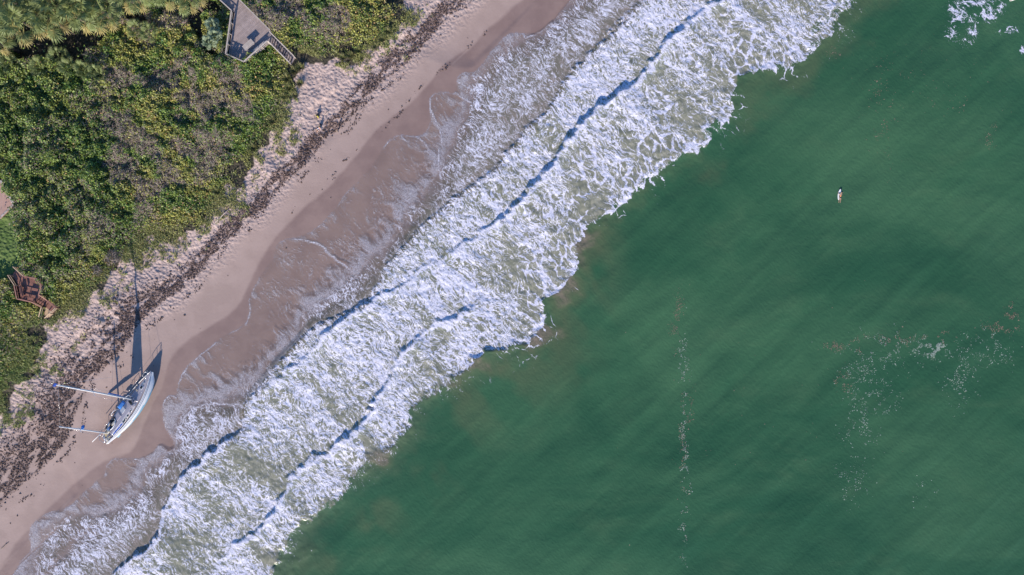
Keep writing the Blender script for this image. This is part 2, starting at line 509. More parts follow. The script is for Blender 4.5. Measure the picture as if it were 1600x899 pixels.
# ------------------------------------------------------------------ the sea: heights and foam
PX = 800 + 10 * XX; PY = 449.5 - 10 * YY
def wob(amp, sc, seed):
    return fuzz(XX, YY, amp, sc, seed), fuzz(XX, YY, amp, sc, seed + 50)
ax_, ay_ = wob(14, 3.2, 61); bx_, by_ = wob(18, 1.3, 63); cx_, cy_ = wob(16, 0.75, 65)
pw, qw = PX + ax_ * .6 + bx_ * .9 + cx_ * .45, PY + ay_ * .6 + by_ * .9 + cy_ * .45
dE1 = signed_sea(PX + bx_ * .25, PY + by_ * .25, E1)
dE2 = signed_sea(PX + ax_ * 1.6 + bx_, PY + ay_ * 1.6 + by_, E2)
dF = signed_sea(PX + bx_ * .45 + cx_ * .5, PY + by_ * .45 + cy_ * .5, F1)
dO = -signed_sea(PX + ax_ * .4 + bx_ * .9 + cx_, PY + ay_ * .4 + by_ * .9 + cy_, OUT)

def crest(line, u, v):
    """signed distance (positive seaward) and whether the nearest point lies within the line"""
    poly = [tuple(line[0] + (-3000, 2900))] + [tuple(p) for p in line] + [tuple(line[-1] + (3000, -2900)), (9000, 9000)]
    d = pdist(u, v, line)
    return np.where(inside(u, v, poly), d, -d)
def endfade(line, u, v, w=60):
    ax, ay = line[0]; bx, by = line[-1]
    L = math.hypot(bx - ax, by - ay); tx, ty = (bx - ax) / L, (by - ay) / L
    s = (u - ax) * tx + (v - ay) * ty
    return sstep(-w * .2, w, s) * sstep(L + w * .2, L - w, s)
def swell(x, y):
    """surface of the open sea at real positions"""
    a = math.radians(43.9)
    s_ = x * math.cos(a) + y * math.sin(a); d_ = x * math.sin(a) - y * math.cos(a)
    return (fbm(s_ / 16, d_ / 1.8, 3, 85) - 0.5) * 0.16 + (fbm(s_ / 26, d_ / 9, 3, 81) - 0.5) * 0.9 + (fbm(s_ / 4, d_ / 2.2, 3, 83) - 0.5) * 0.10
def bore(d, h, steep, tail):
    """steep face on the shore side, long back on the sea side"""
    return h * np.where(d < 0, sstep(-steep, 0.0, d), np.exp(-np.clip(d, 0, None) / tail))

sC1A = crest(C1A, pw, qw); sC1B = crest(C1B, pw, qw); sC2 = crest(C2, pw, qw)
fA = endfade(C1A, PX, PY, 70); fB = endfade(C1B, PX, PY, 70); f2 = endfade(C2, PX, PY, 90)
sdir = (PX + (899 - PY)) / 10.0                       # metres along the shore, roughly
gust = np.clip(-0.15 + 1.9 * fbm(sdir / 9.0, sdir * 0 + 3.3, 3, 71), 0.3, 1.15)
gust2 = np.clip(-0.15 + 1.9 * fbm(sdir / 8.0, sdir * 0 + 8.3, 3, 73), 0.3, 1.1)
zw = np.zeros(len(XX))
zw += bore(sC1A, 0.34, 0.5, 7.0) * fA * gust
strongB = np.interp(PX, [380, 480, 560, 640, 760, 850, 1020, 1110], [0.35, 0.55, 0.95, 0.65, 0.7, 1.05, 1.05, 0.5])
zw += bore(sC1B, 0.66, 0.55, 6.0) * fB * gust * strongB
strong2 = np.interp(PX, [360, 450, 560, 700, 775], [0.5, 0.85, 1.0, 0.9, 0.2])
zw += bore(sC2, 0.56, 0.55, 5.0) * f2 * gust2 * strong2
zw += 0.22 * sstep(-0.35, 0.1, dF) * np.exp(-np.clip(dF, 0, None) / 9.0)
infoam = sstep(-0.1, 0.6, dO)
surf = infoam * sstep(-1.5, 1.0, dF)
lump = 1 - np.clip(worley(XX / 0.75, YY / 0.75, 3), 0, 1)
zw += surf * ((fbm(XX / 1.1, YY / 1.1, 3, 77) - 0.5) * 0.20 + (lump - 0.5) * 0.08 + (fbm(XX / 0.45, YY / 0.45, 2, 79) - 0.5) * 0.10)
zw += 0.10 * np.exp(-(dO / 0.8) ** 2)                    # the outer lip
rot = math.radians(43.9)
ss = XX * math.cos(rot) + YY * math.sin(rot); dd = XX * math.sin(rot) - YY * math.cos(rot)   # dd grows seaward
open_sea = 1 - infoam
zw += open_sea * swell(XX, YY)
inw = sstep(0.0, 0.5, dE1)
zsea = np.maximum(zw, ZT + 0.02 + 0.05 * inw)
# how deep the water is, and how far it hides the sand
film = sstep(0.2, 2.5, dE2)

# foam amounts
f_surf = np.interp(dF, [-9, -3.0, -0.6, 0.0, 0.3, 3, 9, 16], [0.46, 0.42, 0.28, 0.40, 0.51, 0.51, 0.49, 0.47])
f_film = np.interp(dE1, [0, 1.5, 5, 12], [0.32, 0.22, 0.30, 0.46]) + (fbm(XX / 3.4, YY / 3.4, 3, 91) - 0.5) * 0.5
m2 = sstep(-1.2, 1.0, dE2)
foam = f_film * (1 - m2) + f_surf * m2
# seaward of the crests: dense at the crest, then lace towards the outer edge
upper = sstep(640, 860, PX)
lace_u = np.interp(dO, [0, 0.6, 2.0, 6, 12, 18], [0.56, 0.44, 0.34, 0.39, 0.46, 0.51])
lace_l = np.interp(dO, [0, 1.0, 3, 7, 12], [0.32, 0.41, 0.46, 0.51, 0.54])
lace = lace_u * upper + lace_l * (1 - upper)
seaward = np.maximum(sstep(0, 3, sC1B) * fB * sstep(560, 760, PX), sstep(0, 2, sC2) * f2)
foam = foam * (1 - seaward) + lace * seaward
foam = np.where(dF > -0.5, foam + (fbm(ss / 2.2, dd / 6.5, 3, 93) - 0.5) * 0.52 * sstep(-0.5, 2, dF), foam + (fbm(XX / 2.5, YY / 2.5, 3, 94) - 0.5) * 0.42)
hole = np.exp(-(((PX - 420) / 55) ** 2 + ((PY - 735) / 45) ** 2)) + 0.8 * np.exp(-(((PX - 280) / 60) ** 2 + ((PY - 860) / 40) ** 2)) + 0.7 * np.exp(-(((PX - 660) / 26) ** 2 + ((PY - 580) / 34) ** 2))
foam -= 0.20 * hole
crestline = np.maximum.reduce([np.exp(-((sC1B - 0.25) / 0.6) ** 2) * fB, np.exp(-((sC1A - 0.2) / 0.6) ** 2) * fA, np.exp(-((sC2 - 0.3) / 0.7) ** 2) * f2])
foam = np.maximum(foam, crestline * 0.72)
rim = np.zeros(len(XX))
for i, r in enumerate(RIMS):
    d = pdist(PX + bx_ * .22 + cx_ * .3, PY + by_ * .22 + cy_ * .3, r)
    rim = np.maximum(rim, np.exp(-(d / 0.20) ** 2))
rim = np.maximum(rim, 0.75 * np.exp(-((dE1 - 0.1) / 0.16) ** 2) * sstep(0.40, 0.58, fbm(XX / 2.2, YY / 2.2, 3, 96)))
trail = np.interp(dO, [-4.5, -1.5, -0.2, 0.3], [0, 0.22, 0.30, 0]) * sstep(0.42, 0.62, fbm(ss / 3.5, dd / 5, 3, 117))
foam = np.maximum(np.clip(foam, 0, 1) * sstep(-0.5, 0.25, dO), trail)
# patches of foam on the open sea, upper right
patch = np.zeros(len(XX))
for (cx, cy, rx, ry, a) in ((1497, 18, 18, 26, .58), (1518, 44, 12, 24, .5), (1544, 24, 14, 20, .58), (1488, 50, 14, 18, .48), (1508, 66, 16, 9, .46), (1578, 48, 22, 9, .44), (1524, 4, 34, 10, .6), (1597, 80, 7, 8, .66), (1562, 14, 9, 14, .5)):
    patch = np.maximum(patch, a * np.exp(-(((PX - cx) / rx) ** 2 + ((PY - cy) / ry) ** 2)))
foam = np.maximum(foam, patch * (0.5 + 0.75 * fbm(XX / 1.5, YY / 1.5, 3, 97)))
cell = np.clip(0.7 * (patch > 0.03) + upper * sstep(16, 4, dO) * seaward * (0.35 + 1.0 * sstep(0.35, 0.65, fbm(XX / 3.5, YY / 3.5, 3, 105))) + 0.30 * sstep(-9, -1, dF) * sstep(0.3, -0.5, dF) + 0.25 * sstep(9, 2, dO) * seaward, 0, 1)
plume = sstep(0.45, 0.7, fbm(ss / 5, dd / 9, 4, 115)) * sstep(-15, -1, dO) * sstep(480, 600, PX) * sstep(1010, 900, PX)
turb = np.clip(infoam * 0.95 + 0.50 * plume * (1 - infoam) + 0.42 * sstep(-6.0, 0, dO + fuzz(XX, YY, 12, 6.0, 99) - 1.5) * (1 - infoam), 0, 1)
aer = np.maximum.reduce([np.exp(-np.clip(sC1B - 0.5, 0, None) / 2.6) * fB * (sC1B > 0), np.exp(-np.clip(sC2 - .5, 0, None) / 2.4) * f2 * (sC2 > 0), 0.55 * sstep(0.0, 1.5, dF) * (dF > 0) * infoam, 0.5 * np.exp(-np.clip(sC1A, 0, None) / 3.) * fA * (sC1A > 0)])
depth = np.clip(m2 * (0.55 + 0.45 * sstep(1, 4, dE2)) + sstep(-1.0, 0.3, dF), 0, 1)
haze = np.clip(0.22 + 0.75 * np.exp(-(np.clip(-dE2, 0, None) / 2.6) ** 2) + 0.5 * np.exp(-np.clip(dE1, 0, None) / 1.0) * sstep(0.4, 0.6, fbm(XX / 2.6, YY / 2.6, 3, 108)) + 0.9 * (fbm(XX / 4.5, YY / 4.5, 3, 106) - 0.5), 0, 1)
sea_att = dict(haze=haze, foam=foam, cell=cell, turb=turb, aer=aer, depth=depth, rim=np.clip(rim, 0, 1), edge=sstep(-0.02, 0.18, dE1), swash=np.clip(1 - m2, 0, 1))

def sea_material(name, see_through):
    t = NT(name)
    P = t.pos()
    fl = t.mapping(P, scale=(1, 1, 0), rot=(0, 0, -rot))      # x along the shore, y across it
    w0 = t.warp(t.warp(fl, 0.12, 4.5), 0.5, 1.5)
    w1 = t.warp(w0, 2.6, 0.42)
    # threads: ridges of a noise drawn out across the shore; cells: Voronoi lace
    def ridge(scale, stretch, k, det):
        n_ = t.noise(t.mapping(w0, scale=(1.0, stretch, 1.0)), scale, det, 0.6, 0.3)
        return t.math('SUBTRACT', 1.0, t.math('MULTIPLY', t.math('ABSOLUTE', t.math('SUBTRACT', n_, 0.5)), k), clamp=True)
    thread = t.math('MAXIMUM', ridge(1.15, 0.28, 12.0, 4), t.math('MULTIPLY', ridge(3.0, 0.32, 8.0, 2), 0.8))
    streak0 = t.ramp(t.noise(w0, 0.55, 2), 0.35, 0.65)
    eB = t.voro(t.warp(t.mapping(w1, scale=(1.0, 0.62, 1.0)), 0.35, 0.9), t.math('MULTIPLY_ADD', streak0, 0.001, 0.72), 'DISTANCE_TO_EDGE')
    laceB = t.math('SUBTRACT', 1.0, t.math('MULTIPLY', eB, 3.4), clamp=True)
    lB = t.math('MAXIMUM', t.math('MULTIPLY', laceB, t.math('MULTIPLY_ADD', streak0, 0.5, 0.70)), t.math('MULTIPLY', thread, 0.74))
    lc = t.mixf(t.attr('cell'), thread, lB)
    streak = t.ramp(t.noise(t.mapping(w1, scale=(1.0, 0.17, 1.0)), 3.0, 4, 0.68), 0.30, 0.70)
    grain = t.ramp(t.noise(w1, 5.2, 3, 0.75), 0.30, 0.70)
    wl_ = t.math('MULTIPLY_ADD', t.attr('cell'), 0.30, 0.40)
    wr_ = t.math('SUBTRACT', 1.0, wl_)
    val = t.math('ADD', t.math('MULTIPLY', lc, wl_), t.math('MULTIPLY', wr_, t.math('ADD', t.math('MULTIPLY', streak, 0.56), t.math('MULTIPLY', grain, 0.44))))
    fd = t.attr('foam')
    T = t.math('SUBTRACT', 1.02, fd)
    if see_through:
        sw = t.attr('swash')
        wid = t.math('MULTIPLY_ADD', sw, 0.06, 0.19)
        mask = t.ramp(val, t.math('SUBTRACT', T, wid), t.math('ADD', T, wid))
        mask = t.math('MULTIPLY', mask, t.math('MULTIPLY_ADD', sw, -0.42, 1.0))
        hz_ = t.math('MULTIPLY', t.attr('haze'), 0.34)
        smear = t.ramp(t.noise(t.mapping(t.warp(fl, 0.16, 5.0), scale=(1.0, 0.18, 1.0)), 0.85, 6, 0.72), t.math('SUBTRACT', 0.56, hz_), t.math('SUBTRACT', 0.82, hz_))
        mask = t.math('MAXIMUM', mask, t.math('MULTIPLY', t.math('MULTIPLY', smear, sw), t.math('MULTIPLY_ADD', grain, 0.28, 0.42)))
        rimm = t.math('MULTIPLY', t.attr('rim'), t.math('MULTIPLY_ADD', grain, 0.6, 0.5), clamp=True)
        mask = t.math('MAXIMUM', mask, rimm)
    else:
        mask = t.ramp(val, t.math('SUBTRACT', T, 0.085), t.math('ADD', T, 0.085))
    mask = t.math('MULTIPLY', mask, t.ramp(fd, 0.02, 0.16)) if not see_through else mask
    murk = t.mix(t.ramp(streak, 0.2, 0.8), *(((0.190, 0.172, 0.135), (0.285, 0.235, 0.200)) if see_through else ((0.130, 0.123, 0.085), (0.215, 0.172, 0.130))))
    if see_through:
        wc = murk
    else:
        pl = t.mapping(P, rot=(0, 0, -math.radians(40)), scale=(0.45, 1.0, 1))
        nl = t.noise(pl, 0.05, 5, 0.62, 0.7)
        nm = t.noise(t.warp(pl, 0.08, 5.0), 0.17, 5, 0.62)
        green = t.mix(t.ramp(nl, 0.32, 0.70), (0.029, 0.096, 0.048), (0.062, 0.148, 0.072))
        green = t.mix(t.math('MULTIPLY', t.ramp(nm, 0.50, 0.80), 0.34), green, (0.105, 0.180, 0.088))
        green = t.mix(t.math('MULTIPLY', t.ramp(nm, 0.50, 0.25), 0.34), green, (0.019, 0.064, 0.037))
        green = t.mix(t.math('MULTIPLY', t.ramp(t.noise(P, 11.0, 2, 0.8), 0.3, 0.8), 0.30), green, (0.018, 0.085, 0.040))
        olive = t.mix(t.math('MULTIPLY', t.attr('turb'), 1.25, clamp=True), green, (0.105, 0.130, 0.066))
        wc = t.mix(t.ramp(t.attr('turb'), 0.55, 0.95), olive, murk)
        wc = t.mix(t.math('MULTIPLY', t.attr('aer'), t.math('MULTIPLY_ADD', streak, 0.5, 0.35)), wc, (0.44, 0.47, 0.36))
    foamc = t.mix(t.math('MULTIPLY_ADD', grain, 0.6, t.math('MULTIPLY', thread, 0.4)), (0.46, 0.44, 0.55), (0.87, 0.85, 0.93))
    c = t.mix(mask, wc, foamc)
    cheap = t.noise(t.mapping(fl, scale=(1.0, 0.6, 1)), 2.4, 3, 0.65)
    n_f = t.bump(cheap, t.math('MULTIPLY_ADD', mask, 0.57, 0.30), 0.22 if not see_through else 0.10)
    k = dict(Base_Color=c, Roughness=t.mixf(mask, 0.18, 0.9), Normal=n_f)
    if see_through:
        alpha = t.math('MAXIMUM', mask, t.math('MULTIPLY', t.attr('depth'), 0.97))
        alpha = t.math('MAXIMUM', alpha, t.math('MULTIPLY', sw, 0.10))
        k['Alpha'] = t.math('MULTIPLY', alpha, t.attr('edge'))
    b = t.bsdf(**k)
    b.inputs['IOR'].default_value = 1.33
    return t.done(b.outputs[0])

M_SEA = sea_material('sea water and foam', False)
M_SWASH = sea_material('thin swash over sand', True)
FQ = grid_faces(dE1 > -0.35)
deep = (dF[FQ] > -0.3).all(1)
V = np.stack([XX, YY, zsea], 1)
v_, f_, a_ = compact(V, FQ[deep], {k: sea_att[k] for k in ('foam', 'cell', 'turb', 'aer')})
tag(link('sea', np_mesh('sea', v_, f_, a_, smooth=True), M_SEA), kind='structure')
v_, f_, a_ = compact(V, FQ[~deep], {k: sea_att[k] for k in ('foam', 'cell', 'depth', 'rim', 'edge', 'swash', 'haze')})
tag(link('swash_water', np_mesh('swash_water', v_, f_, a_, smooth=True), M_SWASH), kind='structure')
# ------------------------------------------------------------------ vegetation materials
def leaf_mat(name, col=None, rough=0.55, trans=0.25):
    t = NT(name)
    c = t.attr('col', 'Color') if col is None else None
    if c is None:
        n = t.node('ShaderNodeObjectInfo').outputs['Random']
        g = t.noise(t.pos(), 1.7, 2)
        c = t.mix(t.math('ADD', t.math('MULTIPLY', n, 0.5), t.math('MULTIPLY', g, 0.5)), tuple(k * 0.65 for k in col), tuple(min(1, k * 1.4) for k in col))
    b = t.bsdf(Base_Color=c, Roughness=rough)
    tr = t.node('ShaderNodeBsdfTranslucent'); t.put(tr.inputs[0], c)
    m = t.node('ShaderNodeMixShader'); m.inputs[0].default_value = trans
    t.l.new(b.outputs[0], m.inputs[1]); t.l.new(tr.outputs[0], m.inputs[2])
    return t.done(m.outputs[0])
M_LEAF = leaf_mat('mixed leaves')
M_FROND = leaf_mat('palm frond green', (0.21, 0.25, 0.085))
M_FROND_OLD = leaf_mat('palm frond yellowing', (0.42, 0.34, 0.12))
M_PALE = leaf_mat('pale palmetto leaf', (0.27, 0.33, 0.20))
M_TRUNK = simple_mat('palm trunk bark', (0.16, 0.12, 0.09), 0.9, 0.35, 4, 0.5)
M_STEM = simple_mat('grey woody stem', (0.20, 0.165, 0.145), 0.9, 0.3, 5)

DECK_POLY = [(366, 21), (381, 7), (424, 50), (427, 53), (460, 88), (453, 100), (421, 68), (385, 100), (357, 88)]
WALK_POLY = [(366, 21), (381, 7), (311, -58), (296, -44)]
RED_POLY = [(24, 416), (43, 430), (63, 434), (72, 447), (69, 460), (93, 480), (85, 490), (80, 500), (66, 498), (74, 481), (56, 472), (33, 469), (28, 447), (17, 431)]
GAP_POLY = [(-20, 50), (40, 40), (70, 40), (100, 20), (118, 16), (132, 28), (150, 30), (180, 24), (176, 64), (152, 80), (138, 104), (100, 102), (70, 92), (40, 104), (0, 104), (-20, 96)]
GAP2 = [(200, 12), (232, 10), (238, 40), (222, 44), (205, 34)]
GAP3 = [(282, 8), (340, 4), (352, 22), (330, 20), (318, 30), (322, 60), (348, 92), (330, 90), (300, 40)]

def veg_fields(px, py):
    d = pdist(px, py, np.array(VEG + [VEG[0]], float))
    ins = inside(px, py, VEG)
    return np.where(ins, d, -d)

def make_quads(c, n, tdir, L, W):
    """quads with centre c, normal n, long axis about tdir"""
    n = n / np.linalg.norm(n, axis=1, keepdims=True)
    tt = tdir - n * (tdir * n).sum(1, keepdims=True)
    tt /= np.linalg.norm(tt, axis=1, keepdims=True) + 1e-9
    bb = np.cross(n, tt)
    L = L[:, None] / 2; W = W[:, None] / 2
    V = np.stack([c - tt * L, c + bb * W - n * W * .25, c + tt * L, c - bb * W - n * W * .25], 1)   # a folded lozenge
    return V.reshape(-1, 3), np.arange(len(c) * 4).reshape(-1, 4)

NC = 900000
cpx = RNG.uniform(-70, 690, NC); cpy = RNG.uniform(-70, 720, NC)
dv = veg_fields(cpx, cpy)
ok = dv > -5
cpx, cpy, dv = cpx[ok], cpy[ok], dv[ok]
PATH = [(448, 108), (464, 84), (478, 84), (540, 110), (520, 215), (474, 215), (464, 140)]
for poly in (DECK_POLY, WALK_POLY, RED_POLY, [(x + 13, y) for x, y in PATIO], [(x + 8, y) for x, y in LAWN], PATH):
    k = ~inside(cpx, cpy, poly); cpx, cpy, dv = cpx[k], cpy[k], dv[k]
pn = fbm(cpx / 26, cpy / 26, 4, 101)
dens = sstep(-2.6, 2.6, dv + (pn - 0.5) * 11.0 + (fbm(cpx / 7, cpy / 7, 3, 102) - 0.5) * 7.0)
left = np.clip(sstep(260, 60, cpx) * sstep(470, 380, cpy), 0, 1)
gap = inside(cpx, cpy, GAP_POLY) | inside(cpx, cpy, GAP2) | inside(cpx, cpy, GAP3)
dens = np.where(gap, 0.02, dens)
k = RNG.random(len(cpx)) < dens
cpx, cpy, dv, pn, left = cpx[k], cpy[k], dv[k], pn[k], left[k]
gx, gy, gz = ray_ground(cpx, cpy, 4)
lumps = np.clip(1.15 - worley(gx / 2.3, gy / 2.3, 5), 0, 1)
small = np.clip(1.1 - worley(gx / 0.95, gy / 0.95, 8), 0, 1)
hc = 0.12 + sstep(0.0, 6.0, dv) * (0.75 + 1.15 * left) * (0.10 + 1.0 * lumps) + sstep(0.0, 3.0, dv) * 0.65 * small
hc += sstep(1, 6, dv) * 0.9 * sstep(0.45, 0.75, fbm(gx / 5, gy / 5, 3, 103))
N = len(cpx)
lowleft = sstep(470, 520, cpy) * sstep(110, 70, cpx)
hc = hc * (1 - 0.6 * lowleft)
u = 1 - 0.8 * RNG.random(N) ** 1.9
lz = gz + hc * u
# what grows where
grey_n = fbm(gx / 3.2, gy / 3.2, 5, 107)
r = RNG.random(N)
midzone = sstep(120, 220, cpx) * sstep(2.0, 6.0, dv)
p_grey = np.clip(0.06 + 1.0 * sstep(0.46, 0.62, grey_n) * (0.30 + 0.75 * midzone), 0, 0.8)
p_grass = np.clip(sstep(4.5, 0.0, dv) * 0.75 + 0.5 * lowleft, 0, 0.85)
kind = np.where(r < p_grass, 2, np.where(RNG.random(N) < p_grey, 1, 0))
hue = fbm(gx / 3.2, gy / 3.2, 3, 109)
green = np.array([0.155, 0.225, 0.038]); dkgreen = np.array([0.050, 0.105, 0.028]); olive = np.array([0.33, 0.31, 0.075]); orange = np.array([0.34, 0.22, 0.085])
w_ol = np.clip(sstep(0.42, 0.62, hue) * (1 - 0.75 * left) * 0.85 + 0.06, 0, 1)[:, None]
w_dk = (RNG.random(N) < 0.42)[:, None]
colr = green * (1 - w_ol) + olive * w_ol
colr = np.where(w_dk, dkgreen * (1 - .5 * w_ol) + olive * .4 * w_ol, colr)
p_or = (0.012 + 0.10 * sstep(0.5, 0.65, fbm(gx / 2.4, gy / 2.4, 3, 111)) * (1 - 0.6 * left))
colr = np.where((RNG.random(N) < p_or)[:, None], orange, colr)
colr = colr * RNG.uniform(0.85, 1.65, (N, 1))
nrm = np.stack([RNG.normal(0, 0.6, N), RNG.normal(-0.25, 0.6, N), RNG.uniform(0.35, 1.2, N)], 1)
tdir = np.stack([RNG.normal(size=N), RNG.normal(size=N), RNG.normal(0, 0.3, N)], 1)
cen = np.stack([gx, gy, lz], 1)

def leaves(name, sel, L0, L1, ratio, cols, label, cat):
    m = sel.sum()
    L = RNG.uniform(L0, L1, m)
    V, F = make_quads(cen[sel], nrm[sel], tdir[sel], L, L * ratio)
    me = np_mesh(name, V, F, colors=np.repeat(cols, 4, 0))
    return tag(link(name, me, M_LEAF), label, cat, kind='stuff')
s0 = kind == 0
leaves('sea_grape_thicket', s0, 0.15, 0.34, 0.85, colr[s0], 'dense green and olive leafy thicket covering the dune', 'shrubbery')
# grey leafless brush: thin twigs
s1 = kind == 1
s1 &= RNG.random(N) < 0.75
m = s1.sum()
gc = np.array([0.36, 0.285, 0.225]) * RNG.uniform(0.55, 1.3, (m, 1)) * (1 + RNG.normal(0, 0.06, (m, 3)))
nrm[s1] = np.stack([RNG.normal(0, .3, m), RNG.normal(-.2, .3, m), np.ones(m)], 1)
tdir[s1] = np.stack([RNG.normal(0, 1, m), RNG.normal(0.2, 1, m), RNG.normal(0, .5, m)], 1)
L = RNG.uniform(0.25, 0.85, m); W = RNG.uniform(0.035, 0.085, m)
V, F = make_quads(cen[s1], nrm[s1], tdir[s1], L, W)
tag(link('dry_brush', np_mesh('dry_brush', V, F, colors=np.repeat(gc, 4, 0)), M_LEAF), 'grey brown leafless twigs tangled among the dune shrubs', 'brush', kind='stuff')
# grass along the seaward edge and lower left
s2 = kind == 2
m = s2.sum()
lush = (0.30 + 0.95 * lowleft[s2] * fbm(gx[s2] / 2.2, gy[s2] / 2.2, 4, 113))[:, None] * (0.4 + 0.6 * (RNG.random((m, 1))))
gcol = np.array([0.34, 0.31, 0.12]) * (1 - lush) + np.array([0.135, 0.235, 0.04]) * lush
gcol *= RNG.uniform(0.65, 1.3, (m, 1))
az = RNG.uniform(0, 2 * np.pi, m); ln = RNG.uniform(0.30, 0.70, m)
tip = np.stack([np.cos(az), np.sin(az), RNG.uniform(0.35, 1.0, m)], 1)
tdir[s2] = tip; nrm[s2] = np.stack([-np.cos(az) * .7 + RNG.normal(0, .3, m), -np.sin(az) * .7 + RNG.normal(0, .3, m), np.full(m, 0.8)], 1)
cen[s2, 2] = gz[s2] + ln * 0.3 + 0.3 * hc[s2]
V, F = make_quads(cen[s2], nrm[s2], tdir[s2], ln, RNG.uniform(0.05, 0.10, m))
tag(link('dune_grass', np_mesh('dune_grass', V, F, colors=np.repeat(gcol, 4, 0)), M_LEAF), 'short yellow green grass and creepers along the dune edge', 'grass', kind='stuff')

# ------------------------------------------------------------------ palms
def fan_frond(seed, nseg=20, pet=1.5, blade=1.2, wid=0.075):
    rs = random.Random(seed)
    mb = MB()
    mb.tube([(0, 0, 0), (pet * .5, 0, 0.06), (pet, 0, 0.0)], [0.035, 0.028, 0.02], 4)
    for i in range(nseg):
        a = math.radians(-118 + 236 * i / (nseg - 1)) + rs.uniform(-.05, .05)
        L = blade * (1.0 - 0.25 * abs(a) / 2.06) * rs.uniform(0.88, 1.08)
        bx = pet + 0.18 * (1 - abs(a) / 2.2)
        d = Vector((math.cos(a), math.sin(a), 0)); s = Vector((-math.sin(a), math.cos(a), 0)) * wid
        z0 = 0.0 + rs.uniform(0, .05); z1 = -0.12 * rs.uniform(.6, 1.4); z2 = -0.42 * rs.uniform(.6, 1.5)
        p0 = Vector((bx, 0, z0)); p1 = p0 + d * L * .6 + Vector((0, 0, z1)); p2 = p0 + d * L + Vector((0, 0, z2))
        mb.add([p0, p1 + s, p2, p1 - s, p1 + Vector((0, 0, .04))], [(0, 4, 1), (1, 4, 2), (0, 3, 4), (4, 3, 2)])
    return mb.mesh('frond')
FRONDS = [fan_frond(i) for i in range(4)]
FR_OLD = [fan_frond(20 + i, 16, 1.5, 1.15, 0.07) for i in range(2)]
FR_PALE = [fan_frond(40 + i, 16, 0.9, 0.9, 0.11) for i in range(2)]
for f in FRONDS: f.materials.append(M_FROND)
for f in FR_OLD: f.materials.append(M_FROND_OLD)
for f in FR_PALE: f.materials.append(M_PALE)

def palm(px, py, h, size, nfr, label, group, name='palm_tree', pale=False, cat='palm tree', trunk=True, seed=0):
    rs = random.Random(seed)
    z = 4.0
    for _ in range(5):
        X, Y = wx(px, z + h), wy(py, z + h)
        z = float(ground_z(np.array([X]), np.array([Y]))[0])
    root = tag(empty(name, (X, Y, z), (0, 0, rs.uniform(0, 6.28))), label, cat, group)
    if trunk:
        mb = MB(); n = 9
        mb.tube([(0.15 * math.sin(k * .7) * k / n, 0.1 * math.cos(k) * k / n, -0.3 + (h + 0.2) * k / n) for k in range(n + 1)], [0.26 - 0.008 * k + (0.02 if k % 2 else 0) for k in range(n + 1)], 9)
        mb.build('trunk', M_TRUNK, root)
    for k in range(nfr):
        q = k / (nfr - 1)
        el = math.radians(78 - 112 * q ** 0.9) + rs.uniform(-.12, .12)
        if not trunk: el = math.radians(72 - 62 * q) + rs.uniform(-.1, .1)
        az = k * 2.39996 + rs.uniform(-.25, .25)
        old = trunk and (q > 0.62 and rs.random() < 0.75)
        me = rs.choice(FR_PALE if pale else (FR_OLD if old else FRONDS))
        sc = size * rs.uniform(0.85, 1.12)
        link('frond', me, None, root, (0.05 * math.cos(az), 0.05 * math.sin(az), h - 0.35 * q), (rs.uniform(-.25, .25), -el, az), (sc, sc, sc))
    return root
PALMS = [(36, 34, 6.5, 1.28), (74, 28, 6.2, 1.22), (22, 4, 7, 1.2), (88, 6, 7, 1.22), (54, -14, 6.5, 1.1), (128, 16, 6.4, 1.25), (160, 18, 5.8, 1.22), (-8, 36, 6.2, 1.15), (-8, 64, 4.8, 1.0), (118, -10, 7.0, 1.15), (206, -10, 6.2, 1.15), (262, -14, 6.0, 1.15), (292, -6, 5.6, 1.1)]
PLAB = ['fan palm with the large full crown nearest the dark gap, far upper left', 'fan palm between the two large crowns at upper left', 'fan palm at the very top left corner', 'fan palm at the top edge above the dark gap', 'fan palm cut by the top edge at left', 'fan palm with broad yellowing crown right of the dark gap', 'rightmost full fan palm beside the green thicket', 'fan palm cut by the left edge, level with the large crown', 'lower fan palm cut by the left edge below the others', 'fan palm cut by the top edge behind the broad yellowing crown', 'fan palm whose lower fronds reach in from the top edge left of the shaded gully', 'fan palm showing only frond tips at the top edge', 'fan palm at the top edge nearest the boardwalk']
for i, (a, b_, h_, s_) in enumerate(PALMS):
    palm(a, b_, h_, s_ * 0.97, 19, PLAB[i], 'fan palms at the upper left', seed=100 + i)
PALMETTO = [(93, 88), (62, 104), (132, 110), (152, 114), (214, 46), (16, 100), (234, 52), (108, 106)]
for i, (a, b_) in enumerate(PALMETTO):
    palm(a, b_, 1.7, 0.62, 14, ['low palmetto left of centre below the dark gap', 'low palmetto under the large palm crown left of the dark gap', 'low palmetto at the right end of the dark gap', 'low palmetto among green bushes right of the dark gap', 'low palmetto standing alone in the shaded gully', 'low palmetto closest to the left edge', 'low palmetto on the right side of the shaded gully', 'low palmetto just below the dark gap among the bushes'][i], 'palmettos under the palms', name='palmetto', cat='palmetto', trunk=False, seed=200 + i)
for i, (a, b_, lab) in enumerate(((332, 40, 'pale grey green palmetto beside the deck, upper of three'), (336, 56, 'pale grey green palmetto beside the deck, middle of three'), (326, 66, 'pale grey green palmetto beside the deck, lowest of three'))):
    palm(a, b_, 2.2, 0.62, 16, lab, 'palmettos beside the deck', name='palmetto', pale=True, cat='palmetto', trunk=False, seed=300 + i)

